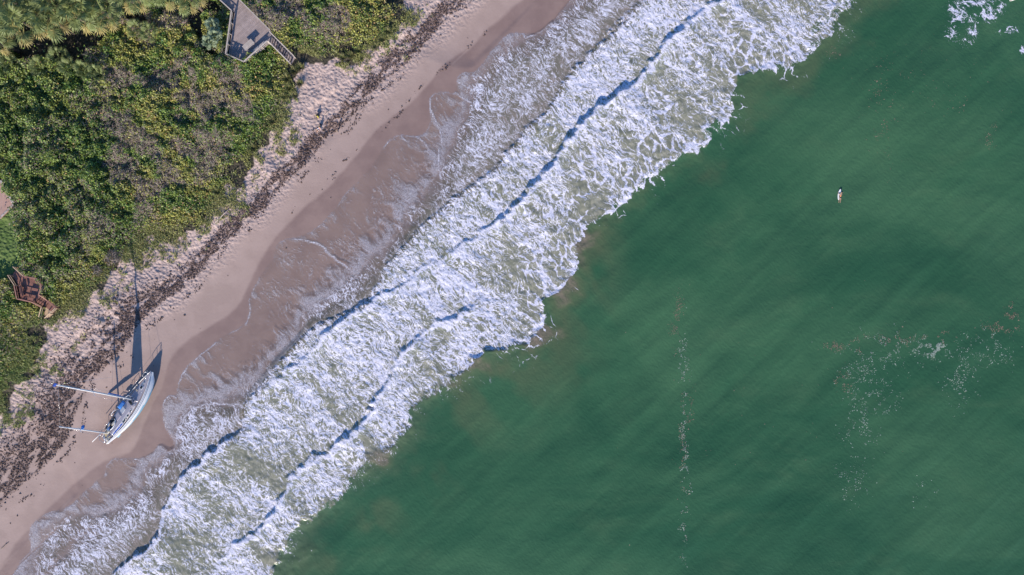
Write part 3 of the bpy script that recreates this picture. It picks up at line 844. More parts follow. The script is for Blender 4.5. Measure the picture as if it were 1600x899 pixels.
# ------------------------------------------------------------------ single bushes and tufts that stand out
def bush_mesh(seed, n, R, Hh, pal, L0, L1, ratio=0.85):
    rg = np.random.default_rng(seed)
    th = rg.uniform(0, 2 * np.pi, n); ph = np.arccos(rg.uniform(0.05, 1, n)); rr = rg.uniform(0.55, 1.0, n) * (0.8 + 0.35 * fbm(np.cos(th) * 2 + 5, np.sin(th) * 2 + seed, 2, seed))
    c = np.stack([R * rr * np.sin(ph) * np.cos(th), R * rr * np.sin(ph) * np.sin(th), Hh * rr * np.cos(ph)], 1)
    nn = c / np.array([R, R, Hh]) + rg.normal(0, .5, (n, 3)); td = rg.normal(size=(n, 3))
    L = rg.uniform(L0, L1, n)
    V, F = make_quads(c, nn, td, L, L * ratio)
    cols = np.array(pal)[rg.integers(0, len(pal), n)] * rg.uniform(.7, 1.3, (n, 1))
    me = np_mesh('foliage', V, F, colors=np.repeat(cols, 4, 0)); me.materials.append(M_LEAF)
    return me
def stem_mesh(seed, R, Hh, n=6, r=0.03):
    rs = random.Random(seed); mb = MB()
    for k in range(n):
        a = rs.uniform(0, 6.28); q = rs.uniform(.4, .8)
        mb.tube([(0, 0, -0.2), (R * q * .4 * math.cos(a), R * q * .4 * math.sin(a), Hh * .45), (R * q * math.cos(a), R * q * math.sin(a), Hh * .8)], [r, r * .7, r * .35], 4)
    me = mb.mesh('stem'); me.materials.append(M_STEM)
    return me
MARKS = (((392, 60), 'the boardwalk deck'), ((50, 452), 'the red deck'), ((14, 318), 'the patio corner'), ((160, 18), 'the rightmost full palm'), ((210, 640), 'the stranded sailboat'))
ORD = 'nearest second third fourth fifth sixth seventh eighth ninth tenth eleventh twelfth thirteenth fourteenth fifteenth sixteenth seventeenth eighteenth nineteenth twentieth twenty-first twenty-second twenty-third twenty-fourth twenty-fifth'.split()
def ordinal_labels(spots, what):
    """label each by its rank in distance from the landmark nearest to it"""
    own = []
    for (x, y) in spots:
        own.append(min(range(len(MARKS)), key=lambda m: math.hypot(x - MARKS[m][0][0], y - MARKS[m][0][1])))
    labs = [None] * len(spots)
    for m in range(len(MARKS)):
        dm = lambda i: math.hypot(spots[i][0] - MARKS[m][0][0], spots[i][1] - MARKS[m][0][1])
        rank = sorted(range(len(spots)), key=dm)
        for r_, i in enumerate(i for i in rank if own[i] == m):
            labs[i] = what + (', nearest of its kind to ' if r_ == 0 else ', %s nearest of its kind to ' % ORD[min(r_, 24)]) + MARKS[m][1]
    return labs
def place_bushes(spots, name, fol, stems, label, cat, group, seed):
    rs = random.Random(seed)
    X, Y, Z = ray_ground([s[0] for s in spots], [s[1] for s in spots])
    labs = ordinal_labels(spots, label)
    for i in range(len(spots)):
        sc = rs.uniform(.8, 1.2)
        o = tag(empty(name, (X[i], Y[i], Z[i]), (0, 0, rs.uniform(0, 6.28))), labs[i], cat, group)
        o.scale = (sc, sc, sc)
        link('foliage', fol[i % len(fol)], None, o)
        if stems: link('stem', stems[i % len(stems)], None, o)
GPAL = [(0.10, 0.20, 0.035), (0.18, 0.27, 0.05), (0.28, 0.32, 0.07), (0.06, 0.13, 0.035)]
place_bushes([(188, 62), (178, 84), (262, 66), (302, 62), (318, 92), (346, 108), (22, 92), (58, 132), (100, 118), (62, 150), (88, 166), (30, 202), (148, 124), (176, 100), (10, 128), (122, 142), (248, 88), (286, 84), (70, 236), (44, 270), (118, 214), (156, 196), (96, 288), (60, 330), (88, 372), (60, 402), (120, 350), (150, 260), (350, 101), (364, 107)], 'sea_grape_bush',
             [bush_mesh(i, 620, 1.3, 2.3, GPAL, 0.18, 0.36) for i in range(4)], [stem_mesh(i, 1.2, 2.0) for i in range(2)],
             'rounded green leafy bush', 'bush', 'green bushes in the thicket', 5)
DPAL = [(0.27, 0.215, 0.19), (0.20, 0.155, 0.14), (0.33, 0.27, 0.24)]
place_bushes([(128, 162), (222, 132), (245, 112), (206, 108), (300, 214), (286, 190), (170, 258), (110, 256), (262, 170), (500, 40), (470, 22), (330, 190), (150, 420), (176, 400), (20, 214), (52, 348)], 'dry_shrub',
             [bush_mesh(60 + i, 520, 1.5, 1.3, DPAL, 0.35, 0.9, 0.09) for i in range(3)], [stem_mesh(70, 1.3, 1.1, 9)],
             'leafless grey twiggy shrub', 'shrub', 'dry shrubs in the thicket', 6)
def tuft_mesh(seed, n=170):
    rg = np.random.default_rng(seed)
    az = rg.uniform(0, 6.28, n); r0 = rg.uniform(0, .35, n); Lb = rg.uniform(.5, 1.05, n); out = rg.uniform(.25, .9, n)
    b0 = np.stack([r0 * np.cos(az), r0 * np.sin(az), np.zeros(n)], 1)
    td = np.stack([out * np.cos(az), out * np.sin(az), np.ones(n) * .8], 1); td /= np.linalg.norm(td, axis=1, keepdims=True)
    nn = np.stack([-np.cos(az), -np.sin(az), np.ones(n) * .6], 1)
    V, F = make_quads(b0 + td * Lb[:, None] / 2, nn, td, Lb, np.full(n, .06))
    cols = np.array([(0.20, 0.21, 0.08), (0.12, 0.155, 0.04), (0.26, 0.23, 0.11)])[rg.integers(0, 3, n)] * rg.uniform(.7, 1.25, (n, 1))
    me = np_mesh('foliage', V, F, colors=np.repeat(cols, 4, 0)); me.materials.append(M_LEAF)
    return me
place_bushes([(432, 92), (440, 104), (436, 118), (448, 124), (428, 110), (460, 112), (452, 138), (444, 152), (462, 150), (470, 132), (598, 62), (606, 50), (588, 74), (548, 88), (560, 80), (536, 92), (470, 108), (426, 82), (418, 96), (412, 200), (426, 190), (396, 232), (340, 300)], 'dune_grass_tuft',
             [tuft_mesh(i) for i in range(4)], None, 'yellow green grass tuft', 'grass tuft', 'grass tufts at the dune edge', 8)

# ------------------------------------------------------------------ seaweed on the sand and the tide line
M_WEED = simple_mat('dry brown seaweed', (0.110, 0.070, 0.055), 0.9, 0.5, 2.5, 0.3)
NW = 520000
qx = RNG.uniform(-60, 760, NW); qy = RNG.uniform(-40, 840, NW)
dw = signed_sea(qx, qy, WRACK)
k = (dw > -10) & (dw < 7.5)
qx, qy, dw = qx[k], qy[k], dw[k]
X, Y, Z = ray_ground(qx, qy, 4)
am = wrack_amount(qx, qy, X, Y, dw)
chain = np.exp(-((dw - 1.5 + fuzz(X, Y, 4.0, 6.0, 121)) / 0.30) ** 2) * sstep(0.46, 0.60, fbm(X / 1.6, Y / 1.6, 3, 123))
chain2 = 0.45 * np.exp(-((dw - 5.2 + fuzz(X, Y, 3.0, 7.0, 125)) / 0.25) ** 2) * sstep(0.50, 0.60, fbm(X / 1.2, Y / 1.2, 3, 127)) * sstep(420, 560, qx)
prob = np.maximum.reduce([am * 0.85, chain * 0.7, chain2, np.where((dw < 2) & (dw > -3), 0.008, 0.0006)])
prob *= (veg_fields(qx, qy) < 0.5)
k = RNG.random(len(qx)) < prob
X, Y, Z = X[k], Y[k], Z[k]; m = len(X)
sz = (0.04 + 0.20 * RNG.random(m) ** 1.6) * np.where(am[k] > .5, 1.1, 1.0)
ang = RNG.uniform(0, 6.28, (m, 6)); ang.sort(axis=1)
rad = sz[:, None] * RNG.uniform(0.45, 1.2, (m, 6))
ringx = X[:, None] + rad * np.cos(ang); ringy = Y[:, None] + rad * np.sin(ang) * RNG.uniform(.5, 1, (m, 1))
ring = np.stack([ringx, ringy, np.repeat((Z - 0.03)[:, None], 6, 1)], 2)
top = np.stack([X, Y, Z + sz * RNG.uniform(.35, .8, m)], 1)[:, None, :]
V = np.concatenate([ring, top], 1).reshape(-1, 3)
base = (np.arange(m) * 7)[:, None]
F = np.stack([np.stack([base[:, 0] + i, base[:, 0] + (i + 1) % 6, base[:, 0] + 6], 1) for i in range(6)], 1).reshape(-1, 3)
tag(link('seaweed_wrack', np_mesh('seaweed_wrack', V, F), M_WEED), 'dark brown seaweed strewn in bands along the upper beach', 'seaweed', kind='stuff')

# flecks afloat
def flecks(name, spots, mat, label, cat, s0, s1):
    pts = []
    for (x, y, rx, ry, n) in spots:
        n = int(n * 3.4); a = RNG.normal(0, .55, (n, 2))
        pts.append(np.stack([x + a[:, 0] * rx, y + a[:, 1] * ry], 1))
    P_ = np.concatenate(pts); P_[:, 0] += 14 * (fbm(P_[:, 1] / 40, P_[:, 1] * 0, 3, 133) - .5) + 5 * (fbm(P_[:, 1] / 9, P_[:, 1] * 0, 2, 135) - .5)
    nn = fbm(P_[:, 0] / 7, P_[:, 1] / 7, 3, 131); P_ = P_[(nn > 0.52)]
    m = len(P_); X = wx(P_[:, 0]); Y = wy(P_[:, 1])
    Z = swell(X, Y)
    sz = s0 + (s1 - s0) * RNG.random(m) ** 2.2; ang = np.sort(RNG.uniform(0, 6.28, (m, 6)), axis=1); rad = sz[:, None] * RNG.uniform(.4, 1.2, (m, 6))
    ring = np.stack([X[:, None] + rad * np.cos(ang), Y[:, None] + rad * np.sin(ang), np.repeat((Z - .04)[:, None], 6, 1)], 2)
    V = np.concatenate([ring, np.stack([X, Y, Z + 0.05], 1)[:, None, :]], 1).reshape(-1, 3)
    b0 = np.arange(m) * 7
    F = np.stack([np.stack([b0 + i, b0 + (i + 1) % 6, b0 + 6], 1) for i in range(6)], 1).reshape(-1, 3)
    return tag(link(name, np_mesh(name, V, F), mat), label, cat, kind='stuff')
M_FLOAT = simple_mat('floating foam bits', (0.36, 0.43, 0.36), 0.8, 0.2)
M_FLOATW = simple_mat('floating weed bits', (0.27, 0.19, 0.14), 0.8, 0.4)
flecks('floating_foam', [(1380, 545, 60, 26, 420), (1450, 545, 22, 20, 260), (1461, 545, 9, 12, 500), (1350, 590, 36, 40, 280), (1345, 665, 30, 45, 220), (1500, 590, 26, 40, 240), (1540, 545, 40, 26, 240), (1330, 750, 26, 34, 110), (1440, 770, 18, 20, 50), (1070, 690, 6, 130, 330), (1066, 560, 8, 50, 120), (1068, 830, 6, 60, 90), (1385, 630, 26, 20, 90)], M_FLOAT, 'pale foam flecks scattered over the green water', 'foam', 0.05, 0.20)
flecks('floating_seaweed', [(1300, 542, 18, 8, 110), (1345, 535, 16, 14, 130), (1400, 530, 26, 14, 150), (1465, 526, 26, 10, 110), (1565, 512, 26, 12, 200), (1578, 492, 10, 14, 120), (1315, 595, 14, 20, 90), (1058, 500, 10, 50, 200), (1068, 720, 7, 120, 160), (1380, 200, 24, 60, 70), (1310, 80, 20, 10, 40), (1548, 214, 8, 20, 40), (1490, 170, 40, 14, 26), (1440, 120, 110, 60, 90), (1372, 120, 8, 60, 60), (1385, 180, 8, 40, 50), (1200, 620, 200, 160, 60), (1075, 640, 8, 40, 90)], M_FLOATW, 'brown seaweed bits drifting in loose lines at sea', 'seaweed', 0.05, 0.19)
# ------------------------------------------------------------------ timber decks
M_WOOD = simple_mat('weathered grey deck boards', (0.36, 0.285, 0.265), 0.8, 0.22, 1.6, 0.25)
M_WOOD2 = simple_mat('pale rail timber', (0.50, 0.42, 0.36), 0.8, 0.2, 2.0, 0.2)
M_RED = simple_mat('red brown stained boards', (0.27, 0.125, 0.095), 0.75, 0.22, 2.0, 0.2)
M_REDR = simple_mat('red brown rail timber', (0.36, 0.175, 0.13), 0.75, 0.2, 2.0, 0.2)
M_NEW = simple_mat('new pine timber', (0.60, 0.42, 0.27), 0.7, 0.15, 2.0)

def W(px, py, z):
    return Vector((wx(px, z), wy(py, z), z))
def gz1(v):
    return float(ground_z(np.array([v[0]]), np.array([v[1]]))[0])
def clip_half(poly, n, c):
    """keep the side n.p <= c"""
    out = []
    for i in range(len(poly)):
        a = poly[i]; b_ = poly[(i + 1) % len(poly)]
        da = n.dot(a) - c; db = n.dot(b_) - c
        if da <= 0: out.append(a)
        if (da < 0) != (db < 0) and abs(da - db) > 1e-9: out.append(a + (b_ - a) * (da / (da - db)))
    return out
def planks(poly, z, direction, width, thick, mat, parent, gap=0.014):
    """boards clipped to a convex outline; every board its own mesh"""
    d = Vector(direction).normalized(); n = Vector((-d.y, d.x))
    pts = [Vector((p[0], p[1])) for p in poly]
    lo = min(n.dot(p) for p in pts); hi = max(n.dot(p) for p in pts)
    k = lo; rs = random.Random(int(lo * 100))
    while k < hi - 0.02:
        q = clip_half(clip_half(pts, n, min(k + width - gap, hi)), -n, -k)
        if len(q) >= 3:
            dz = rs.uniform(-.006, .006)
            MB().prism([tuple(p) for p in q], z - thick + dz, z + dz).build('plank', mat, parent)
        k += width
def rail(parent, a, b_, z0, h, mat, posts=1.6, cap=0.15, balus=0.0, z1=None, first=True):
    """posts, a flat cap rail and a lower rail between two points (z1: height at the far end)"""
    a = Vector(a[:2]); b_ = Vector(b_[:2]); z1 = z0 if z1 is None else z1
    L = (b_ - a).length; n = max(1, round(L / posts))
    P3 = lambda t, dz: Vector((*(a + (b_ - a) * t), z0 + (z1 - z0) * t + dz))
    for i in range(0 if first else 1, n + 1):
        t = i / n
        g = min(gz1(P3(t, 0)), z0 + (z1 - z0) * t) - 0.3
        top = P3(t, h)
        MB().box((top.x, top.y, (g + top.z - .02) / 2), (0.10, 0.10, top.z - .02 - g)).build('post', mat, parent)
    MB().bar(P3(0, h), P3(1, h), cap, 0.045).build('cap_rail', mat, parent)
    MB().bar(P3(0, h * .5), P3(1, h * .5), 0.045, 0.10).build('lower_rail', mat, parent)
    if balus:
        for i in range(int(L / balus)):
            t = (i + .5) / int(L / balus)
            MB().bar(P3(t, 0.05), P3(t, h - .03), 0.045, 0.045).build('baluster', mat, parent)

ZD = 5.0
root = tag(empty('boardwalk_deck', W(390, 60, ZD)), 'weathered grey timber deck with railings and boardwalk on the dune', 'deck')
root_inv = Matrix.Translation(-root.location)
class Sub:  # children are built in world coordinates, then hung on their thing
    pass
def adopt(rt, before):
    for o in list(bpy.data.objects):
        if o.name not in before and o.parent == rt:
            o.matrix_parent_inverse = Matrix.Translation(-rt.location)
bef = set(o.name for o in bpy.data.objects)
A, B, C_, D_, E_, G_ = [W(x, y, ZD) for x, y in ((366, 21), (381, 7), (425, 51), (421, 68), (385, 100), (357, 88))]
pd = (D_ - E_)[:2]
planks([G_, A, B, C_, D_, E_], ZD, pd, 0.21, 0.05, M_WOOD, root)   # outline is convex enough along each board
off = Vector((-72, -66))
A2, B2 = W(366 - 72, 21 - 66, ZD), W(381 - 72, 7 - 66, ZD)
dirw = (A2 - A).normalized() * 0.02
planks([A + dirw, A2, B2, B + dirw], ZD - 0.03, pd, 0.21, 0.05, M_WOOD, root)
rail(root, G_, A, ZD, 1.05, M_WOOD2, 1.5, 0.2)
rail(root, E_, G_, ZD, 1.05, M_WOOD2, 1.5)
rail(root, D_, E_, ZD, 1.05, M_WOOD2, 1.3, 0.2, balus=0.3)
rail(root, B, C_, ZD, 1.05, M_WOOD2, 1.5)
rail(root, A, A2, ZD, 1.05, M_WOOD2, 1.6)
rail(root, B, B2, ZD, 1.05, M_WOOD2, 1.6)
# bench along the seaward rail
dv_ = (D_ - E_).normalized(); nv = Vector((-dv_.y, dv_.x, 0))
for k in range(3):
    a = E_ + dv_ * 0.5 + nv * (0.2 + 0.16 * k) + Vector((0, 0, .45)); b_ = D_ - dv_ * 0.3 + nv * (0.2 + 0.16 * k) + Vector((0, 0, .45))
    MB().bar(a, b_, 0.145, 0.04).build('bench_slat', M_WOOD2, root)
for k in range(4):
    p = E_ + dv_ * (0.7 + k * ((D_ - E_).length - 1.4) / 3) + nv * 0.36
    MB().box((p.x, p.y, ZD + .21), (0.09, 0.36, .42)).build('bench_support', M_WOOD2, root)
# joists under the deck
for k in range(5):
    p0 = G_.lerp(A, k / 4.0 * .96 + .02); p1 = E_.lerp(C_, k / 4.0 * .9 + .05)
    MB().bar(p0 - Vector((0, 0, .18)), p1 - Vector((0, 0, .18)), 0.09, 0.22).build('joist', M_WOOD, root)
# stairs to the beach
S0a, S0b = W(424, 53, ZD), W(421, 67, ZD)
fx, fy, fz = ray_ground([462, 455], [91, 101])
S1a, S1b = Vector((fx[0], fy[0], fz[0])), Vector((fx[1], fy[1], fz[1]))
n = 11
for k in range(n):
    t0 = (k + .15) / n; t1 = (k + 1.0) / n
    z = ZD + (min(S1a.z, S1b.z) + .05 - ZD) * (k + .6) / n
    q = [S0a.lerp(S1a, t0), S0a.lerp(S1a, t1), S0b.lerp(S1b, t1), S0b.lerp(S1b, t0)]
    MB().prism([(v.x, v.y) for v in q], z - .05, z).build('stair_tread', M_WOOD, root)
for (a, b_) in ((S0a, S1a), (S0b, S1b)):
    MB().bar(a - Vector((0, 0, .14)), b_ - Vector((0, 0, .1)), 0.06, 0.26).build('stringer', M_WOOD, root)
    rail(root, a, b_, ZD, 1.0, M_WOOD2, 1.5, 0.14, balus=0.32, z1=b_.z + .1)
adopt(root, bef)

# picnic table on the deck
tp = W(391, 73, ZD)
yaw = math.atan2(dv_.y, dv_.x)
tb = tag(empty('picnic_table', (tp.x, tp.y, ZD), (0, 0, yaw)), 'grey timber table standing on the boardwalk deck', 'table')
for k in range(5):
    MB().box((0, -0.36 + .18 * k, .76), (1.75, .165, .045)).build('plank', M_WOOD2, tb)
for sx in (-.62, .62):
    MB().bar((sx, -.34, 0), (sx, .22, .73), .09, .05).build('leg', M_WOOD, tb)
    MB().bar((sx, .34, 0), (sx, -.22, .73), .05, .09).build('leg', M_WOOD, tb)
    MB().box((sx, 0, .70), (.09, .74, .07)).build('crossbar', M_WOOD, tb)
for sy, lab in ((-1.0, 'grey timber bench on the seaward side of the deck table'),):
    bn = tag(empty('deck_bench', tb.matrix_basis @ Vector((0.1, sy, 0)), (0, 0, yaw)), lab, 'bench')
    for k in range(2): MB().box((0, -.09 + .18 * k, .45), (1.75, .165, .045)).build('plank', M_WOOD2, bn)
    for sx in (-.6, .6): MB().box((sx, 0, .212), (.07, .3, .42)).build('leg', M_WOOD, bn)

# the small red brown deck at the left edge
gx0 = float(ray_ground([48], [452])[2][0])
ZR = gx0 + 0.75
rr = tag(empty('red_deck', W(50, 452, ZR)), 'small red brown eight sided deck with railings at the left edge', 'deck')
bef = set(o.name for o in bpy.data.objects)
RP = [W(x, y, ZR) for x, y in ((43, 432), (63, 436), (71, 447), (67, 461), (55, 472), (33, 467), (29, 447))]
planks(RP, ZR, (RP[1] - RP[0])[:2], 0.2, .05, M_RED, rr)
WP = [W(x, y, ZR) for x, y in ((27, 417.5), (42.6, 431.4), (29.2, 446.2), (19, 430.5))]
planks(WP, ZR - .02, (WP[1] - WP[2])[:2], 0.2, .05, M_RED, rr)
ZL = ZR - 0.9
LP = [W(x, y, ZL) for x, y in ((79, 469), (93, 481), (84, 490), (71, 480))]
planks(LP, ZL, (LP[1] - LP[2])[:2], 0.2, .05, M_RED, rr)
for k in range(4):   # steps between the deck and the landing
    t0 = k / 4; q0, q1 = W(67.4, 461, ZR), W(55.5, 471.6, ZR)
    z = ZR - 0.18 * (k + 1)
    e = [q0.lerp(LP[0], t0 + .02), q0.lerp(LP[0], t0 + .25), q1.lerp(LP[3], t0 + .25), q1.lerp(LP[3], t0 + .02)]
    MB().prism([(v.x, v.y) for v in e], z - .05, z).build('stair_tread', M_RED, rr)
for i in (0, 1, 2, 4, 5):
    a, b_ = RP[i], RP[(i + 1) % 7]
    rail(rr, a, b_, ZR, 0.95, M_REDR, 1.3, 0.14, first=(i in (0, 4)))
rail(rr, RP[3], LP[0], ZR, 0.95, M_REDR, 1.4, 0.12, balus=.3, z1=ZL)
rail(rr, W(55.5, 472, ZR), LP[3], ZR, 0.95, M_REDR, 1.4, 0.12, z1=ZL)
rail(rr, LP[0], LP[1], ZL, 0.95, M_REDR, 1.4, 0.12)
rail(rr, LP[1], LP[2], ZL, 0.95, M_NEW, 1.4, 0.12)
rail(rr, WP[0], WP[1], ZR, 0.95, M_NEW, 1.5, 0.10)
rail(rr, WP[3], WP[2], ZR, 0.95, M_NEW, 1.5, 0.10)
fx, fy, fz = ray_ground([67, 76], [495, 497])
T1a, T1b = Vector((fx[0], fy[0], fz[0])), Vector((fx[1], fy[1], fz[1]))
for k in range(6):
    t0, t1 = k / 6 + .02, k / 6 + .15
    z = ZL + (min(T1a.z, T1b.z) + .05 - ZL) * (k + .7) / 6
    e = [LP[3].lerp(T1a, t0), LP[3].lerp(T1a, t1), LP[2].lerp(T1b, t1), LP[2].lerp(T1b, t0)]
    MB().prism([(v.x, v.y) for v in e], z - .05, z).build('stair_tread', M_NEW, rr)
rail(rr, LP[3], T1a, ZL, .95, M_NEW, 1.6, .12, z1=T1a.z)
rail(rr, LP[2], T1b, ZL, .95, M_NEW, 1.6, .12, z1=T1b.z)
adopt(rr, bef)
for (pa, pb, lab) in (((35, 447), (38, 463), 'red brown bench along the landward side of the red deck'), ((46, 467), (56, 468.5), 'red brown bench at the seaward rail of the red deck')):
    a, b_ = W(*pa, ZR), W(*pb, ZR)
    dd_ = (b_ - a).normalized(); mid = (a + b_) / 2
    bn = tag(empty('deck_bench', mid, (0, 0, math.atan2(dd_.y, dd_.x))), lab, 'bench')
    Lb = (b_ - a).length
    for k in range(3): MB().box((0, -.16 + .16 * k, .45), (Lb, .145, .04)).build('slat', M_RED, bn)
    for sx in (-.45, .45): MB().box((sx * Lb * .85, 0, .215), (.08, .4, .43)).build('leg', M_RED, bn)
    MB().box((0, .27, .78), (Lb, .04, .3)).build('backrest', M_RED, bn)

# ------------------------------------------------------------------ patio corner at the left edge
M_PATIO = simple_mat('pink paving', (0.50, 0.31, 0.25), 0.85, 0.15, 1.2, 0.2)
M_STONE = simple_mat('pale stone coping', (0.42, 0.36, 0.34), 0.85, 0.3, 2.0, 0.3)
zp = float(ray_ground([0], [315])[2][0]) + 0.25
pt = tag(empty('patio', W(0, 315, zp)), 'corner of a pink paved patio edged with stone blocks', 'patio')
bef = set(o.name for o in bpy.data.objects)
pp = [W(x, y, zp) for x, y in ((-160, 300), (-8, 274), (3, 290), (20, 317), (19, 323), (0, 341), (-160, 420))]
MB().prism([(v.x, v.y) for v in pp], zp - 1.2, zp).build('paving', M_PATIO, pt)
a, b_ = W(2, 282, zp), W(21.5, 317, zp)
nb = 6
for k in range(nb):
    p = a.lerp(b_, (k + .04) / nb); q = a.lerp(b_, (k + .96) / nb)
    o = MB().bar(p + Vector((0, 0, .06)), q + Vector((0, 0, .06)), .34 + .05 * (k % 2), .34 + .03 * (k % 3)).build('stone_block', M_STONE, pt); bevel(o, .03)
a, b_ = W(21.5, 319, zp), W(-40, 379, zp)
for k in range(12):
    p = a.lerp(b_, (k + .03) / 12); q = a.lerp(b_, (k + .97) / 12)
    o = MB().bar(p - Vector((0, 0, .02)), q - Vector((0, 0, .02)), .22, .12).build('edge_stone', M_STONE, pt); bevel(o, .02)
adopt(pt, bef)

# driftwood, stakes
M_DRIFT = simple_mat('bleached driftwood', (0.50, 0.40, 0.34), 0.85, 0.25, 4, 0.3)
M_STAKE = simple_mat('wooden stake', (0.42, 0.31, 0.22), 0.8, 0.25, 4, 0.2)
for (pa, pb, r_, lab) in (((337, 348), (361, 324), .10, 'long pale driftwood pole on the seaweed below the dune'), ((36, 418), (43, 408), .08, 'short pale log on the lawn edge by the red deck'), ((2, 858), (14, 847), .05, 'thin dark stick on the smooth sand at lower left'), ((508, 180), (514, 174), .07, 'pale stick of driftwood above the two people on the beach')):
    fx, fy, fz = ray_ground([pa[0], pb[0]], [pa[1], pb[1]])
    p = Vector((fx[0], fy[0], fz[0] + r_ * .8)); q = Vector((fx[1], fy[1], fz[1] + r_ * .8)); m_ = (p + q) / 2 + Vector((.06, .1, .02))
    lg = tag(empty('driftwood', p), lab, 'driftwood')
    MB().tube([(0, 0, 0), tuple((m_ - p) * .55), tuple(m_ - p), tuple(q - p)], [r_ * 1.1, r_, r_ * .9, r_ * .45], 7).build('log', M_DRIFT if 'dark' not in lab else M_STEM, lg)
    MB().tube([tuple((m_ - p) * .9), tuple((m_ - p) + Vector((.18, .22, .10)))], [r_ * .6, r_ * .3], 5).build('branch_stub', M_DRIFT if 'dark' not in lab else M_STEM, lg)
for (px, py, hh, lab) in ((505, 216, 1.35, 'thin wooden stake in the sand right of the two people, nearer one'), (528, 207, 1.2, 'thin wooden stake in the seaweed right of the two people, farther one')):
    fx, fy, fz = ray_ground([px], [py])
    st_ = tag(empty('marker_stake', (fx[0], fy[0], fz[0])), lab, 'stake', 'marker stakes on the beach')
    MB().tube([(0, 0, -.3), (0.02, 0.01, hh)], [.055, .05], 6).build('shaft', M_STAKE, st_)
    MB().box((0.02, .0, hh - .12), (.24, .05, .14)).build('marker_board', M_STAKE, st_)
    st_.rotation_euler = (0, 0, math.radians(-12))

# ------------------------------------------------------------------ the stranded ketch
def paint(name, col, rough=0.35, var=0.06, scale=1.5, dirt=(0.35, 0.30, 0.26), amount=0.25):
    t = NT(name); p = t.node('ShaderNodeTexCoord').outputs['Object']
    n = t.noise(p, scale, 5, 0.6); n2 = t.noise(t.mapping(p, scale=(3, 3, .5)), 1.2, 5, 0.7)
    c = t.mix(n, tuple(k * (1 - var) for k in col), col)
    c = t.mix(t.math('MULTIPLY', t.ramp(n2, .55, .8), amount), c, dirt)
    return t.done(t.bsdf(Base_Color=c, Roughness=t.mixf(n2, rough, rough + .25)).outputs[0])
B_WHITE = paint('white hull paint', (0.86, 0.85, 0.85))
B_BLUE = paint('pale blue bottom paint', (0.30, 0.55, 0.66), 0.6, 0.15)
B_NAVY = paint('navy stripe', (0.03, 0.05, 0.15), 0.4)
B_DECK = paint('grey lavender deck', (0.50, 0.45, 0.48), 0.7, 0.15)
B_TAN = paint('tan side deck', (0.46, 0.34, 0.29), 0.7, 0.2)
B_GLASS = paint('dark window', (0.015, 0.017, 0.022), 0.1, 0.0, amount=0.0)
B_CLOTH = paint('blue canvas', (0.05, 0.22, 0.62), 0.8, 0.2, amount=0.05)
B_NCLOTH = paint('deep blue canvas', (0.03, 0.09, 0.42), 0.8, 0.2, amount=0.05)
B_ALU = paint('white painted spar', (0.74, 0.73, 0.73), 0.35, amount=0.08)
B_STEEL = simple_mat('stainless tube', (0.62, 0.62, 0.62), 0.25, 0.05, metallic=0.8)
B_SAIL = paint('grey white sailcloth', (0.62, 0.62, 0.64), 0.8, 0.1)
B_DARKIN = paint('dark cockpit well', (0.06, 0.055, 0.05), 0.8, 0.3)  # recess shade put into the colour of a flat slab
LOA = 12.9
HEEL = math.radians(32)
YAW = math.atan2(0.815, 0.58)
bx0, by0, bz0 = ray_ground([214], [636])
BOAT_LOC = Vector((float(bx0[0]), float(by0[0]), float(bz0[0]) + 0.50))
MBOAT = Matrix.Translation(BOAT_LOC) @ Matrix.Rotation(YAW, 4, 'Z') @ Matrix.Rotation(-HEEL, 4, 'X') @ Matrix.Translation((-LOA / 2, 0, 0))
boat = tag(empty('sailboat', (0, 0, 0)), 'white two masted sailboat stranded on the beach, leaning over', 'sailboat')
boat.matrix_world = MBOAT
TS = [0, .1, .3, .5, .7, .85, .95, 1]
fb = lambda t: float(np.interp(t, TS, [0.85, 1.15, 1.62, 1.75, 1.45, .90, .36, .03]))
fs = lambda t: float(np.interp(t, TS, [1.12, 1.06, .98, .98, 1.08, 1.24, 1.38, 1.46]))
fk = lambda t: float(np.interp(t, TS, [.62, .12, -.5, -.68, -.58, -.22, .42, 1.34]))
def smooth_f(f):
    return lambda t: sum(f(min(1, max(0, t + d))) * w for d, w in ((-.05, .2), (-.025, .2), (0, .2), (.025, .2), (.05, .2)))
fb, fs, fk = smooth_f(fb), smooth_f(fs), smooth_f(fk)
def hullpt(t, u, side):
    th = u * math.pi / 2
    b_, s_, k_ = fb(t), fs(t), fk(t)
    rake = 0.0 if t < .9 else 0
    return Vector((LOA * t, side * b_ * max(0, math.cos(th)) ** 0.55, s_ + (k_ - s_) * math.sin(th) ** 1.05))
NS, NU = 44, 12
mb = MB(); vs_ = []; fs_w = []; fs_b = []
for i in range(NS + 1):
    t = i / NS
    row = [hullpt(t, j / NU, -1) for j in range(NU + 1)] + [hullpt(t, j / NU, 1) for j in range(NU - 1, -1, -1)]
    vs_ += row
R_ = 2 * NU + 1
for i in range(NS):
    for j in range(R_ - 1):
        f = (i * R_ + j, i * R_ + j + 1, (i + 1) * R_ + j + 1, (i + 1) * R_ + j)
        zc = sum(vs_[q].z for q in f) / 4
        (fs_w if zc > 0.14 else fs_b).append(f)
mb.add(vs_, fs_w, True); mb.mi = 1; mb.add(vs_, fs_b, True); mb.mi = 0
mb.add(vs_[:R_], [tuple(range(R_))])
hull = mb.build('hull', [B_WHITE, B_BLUE], boat)
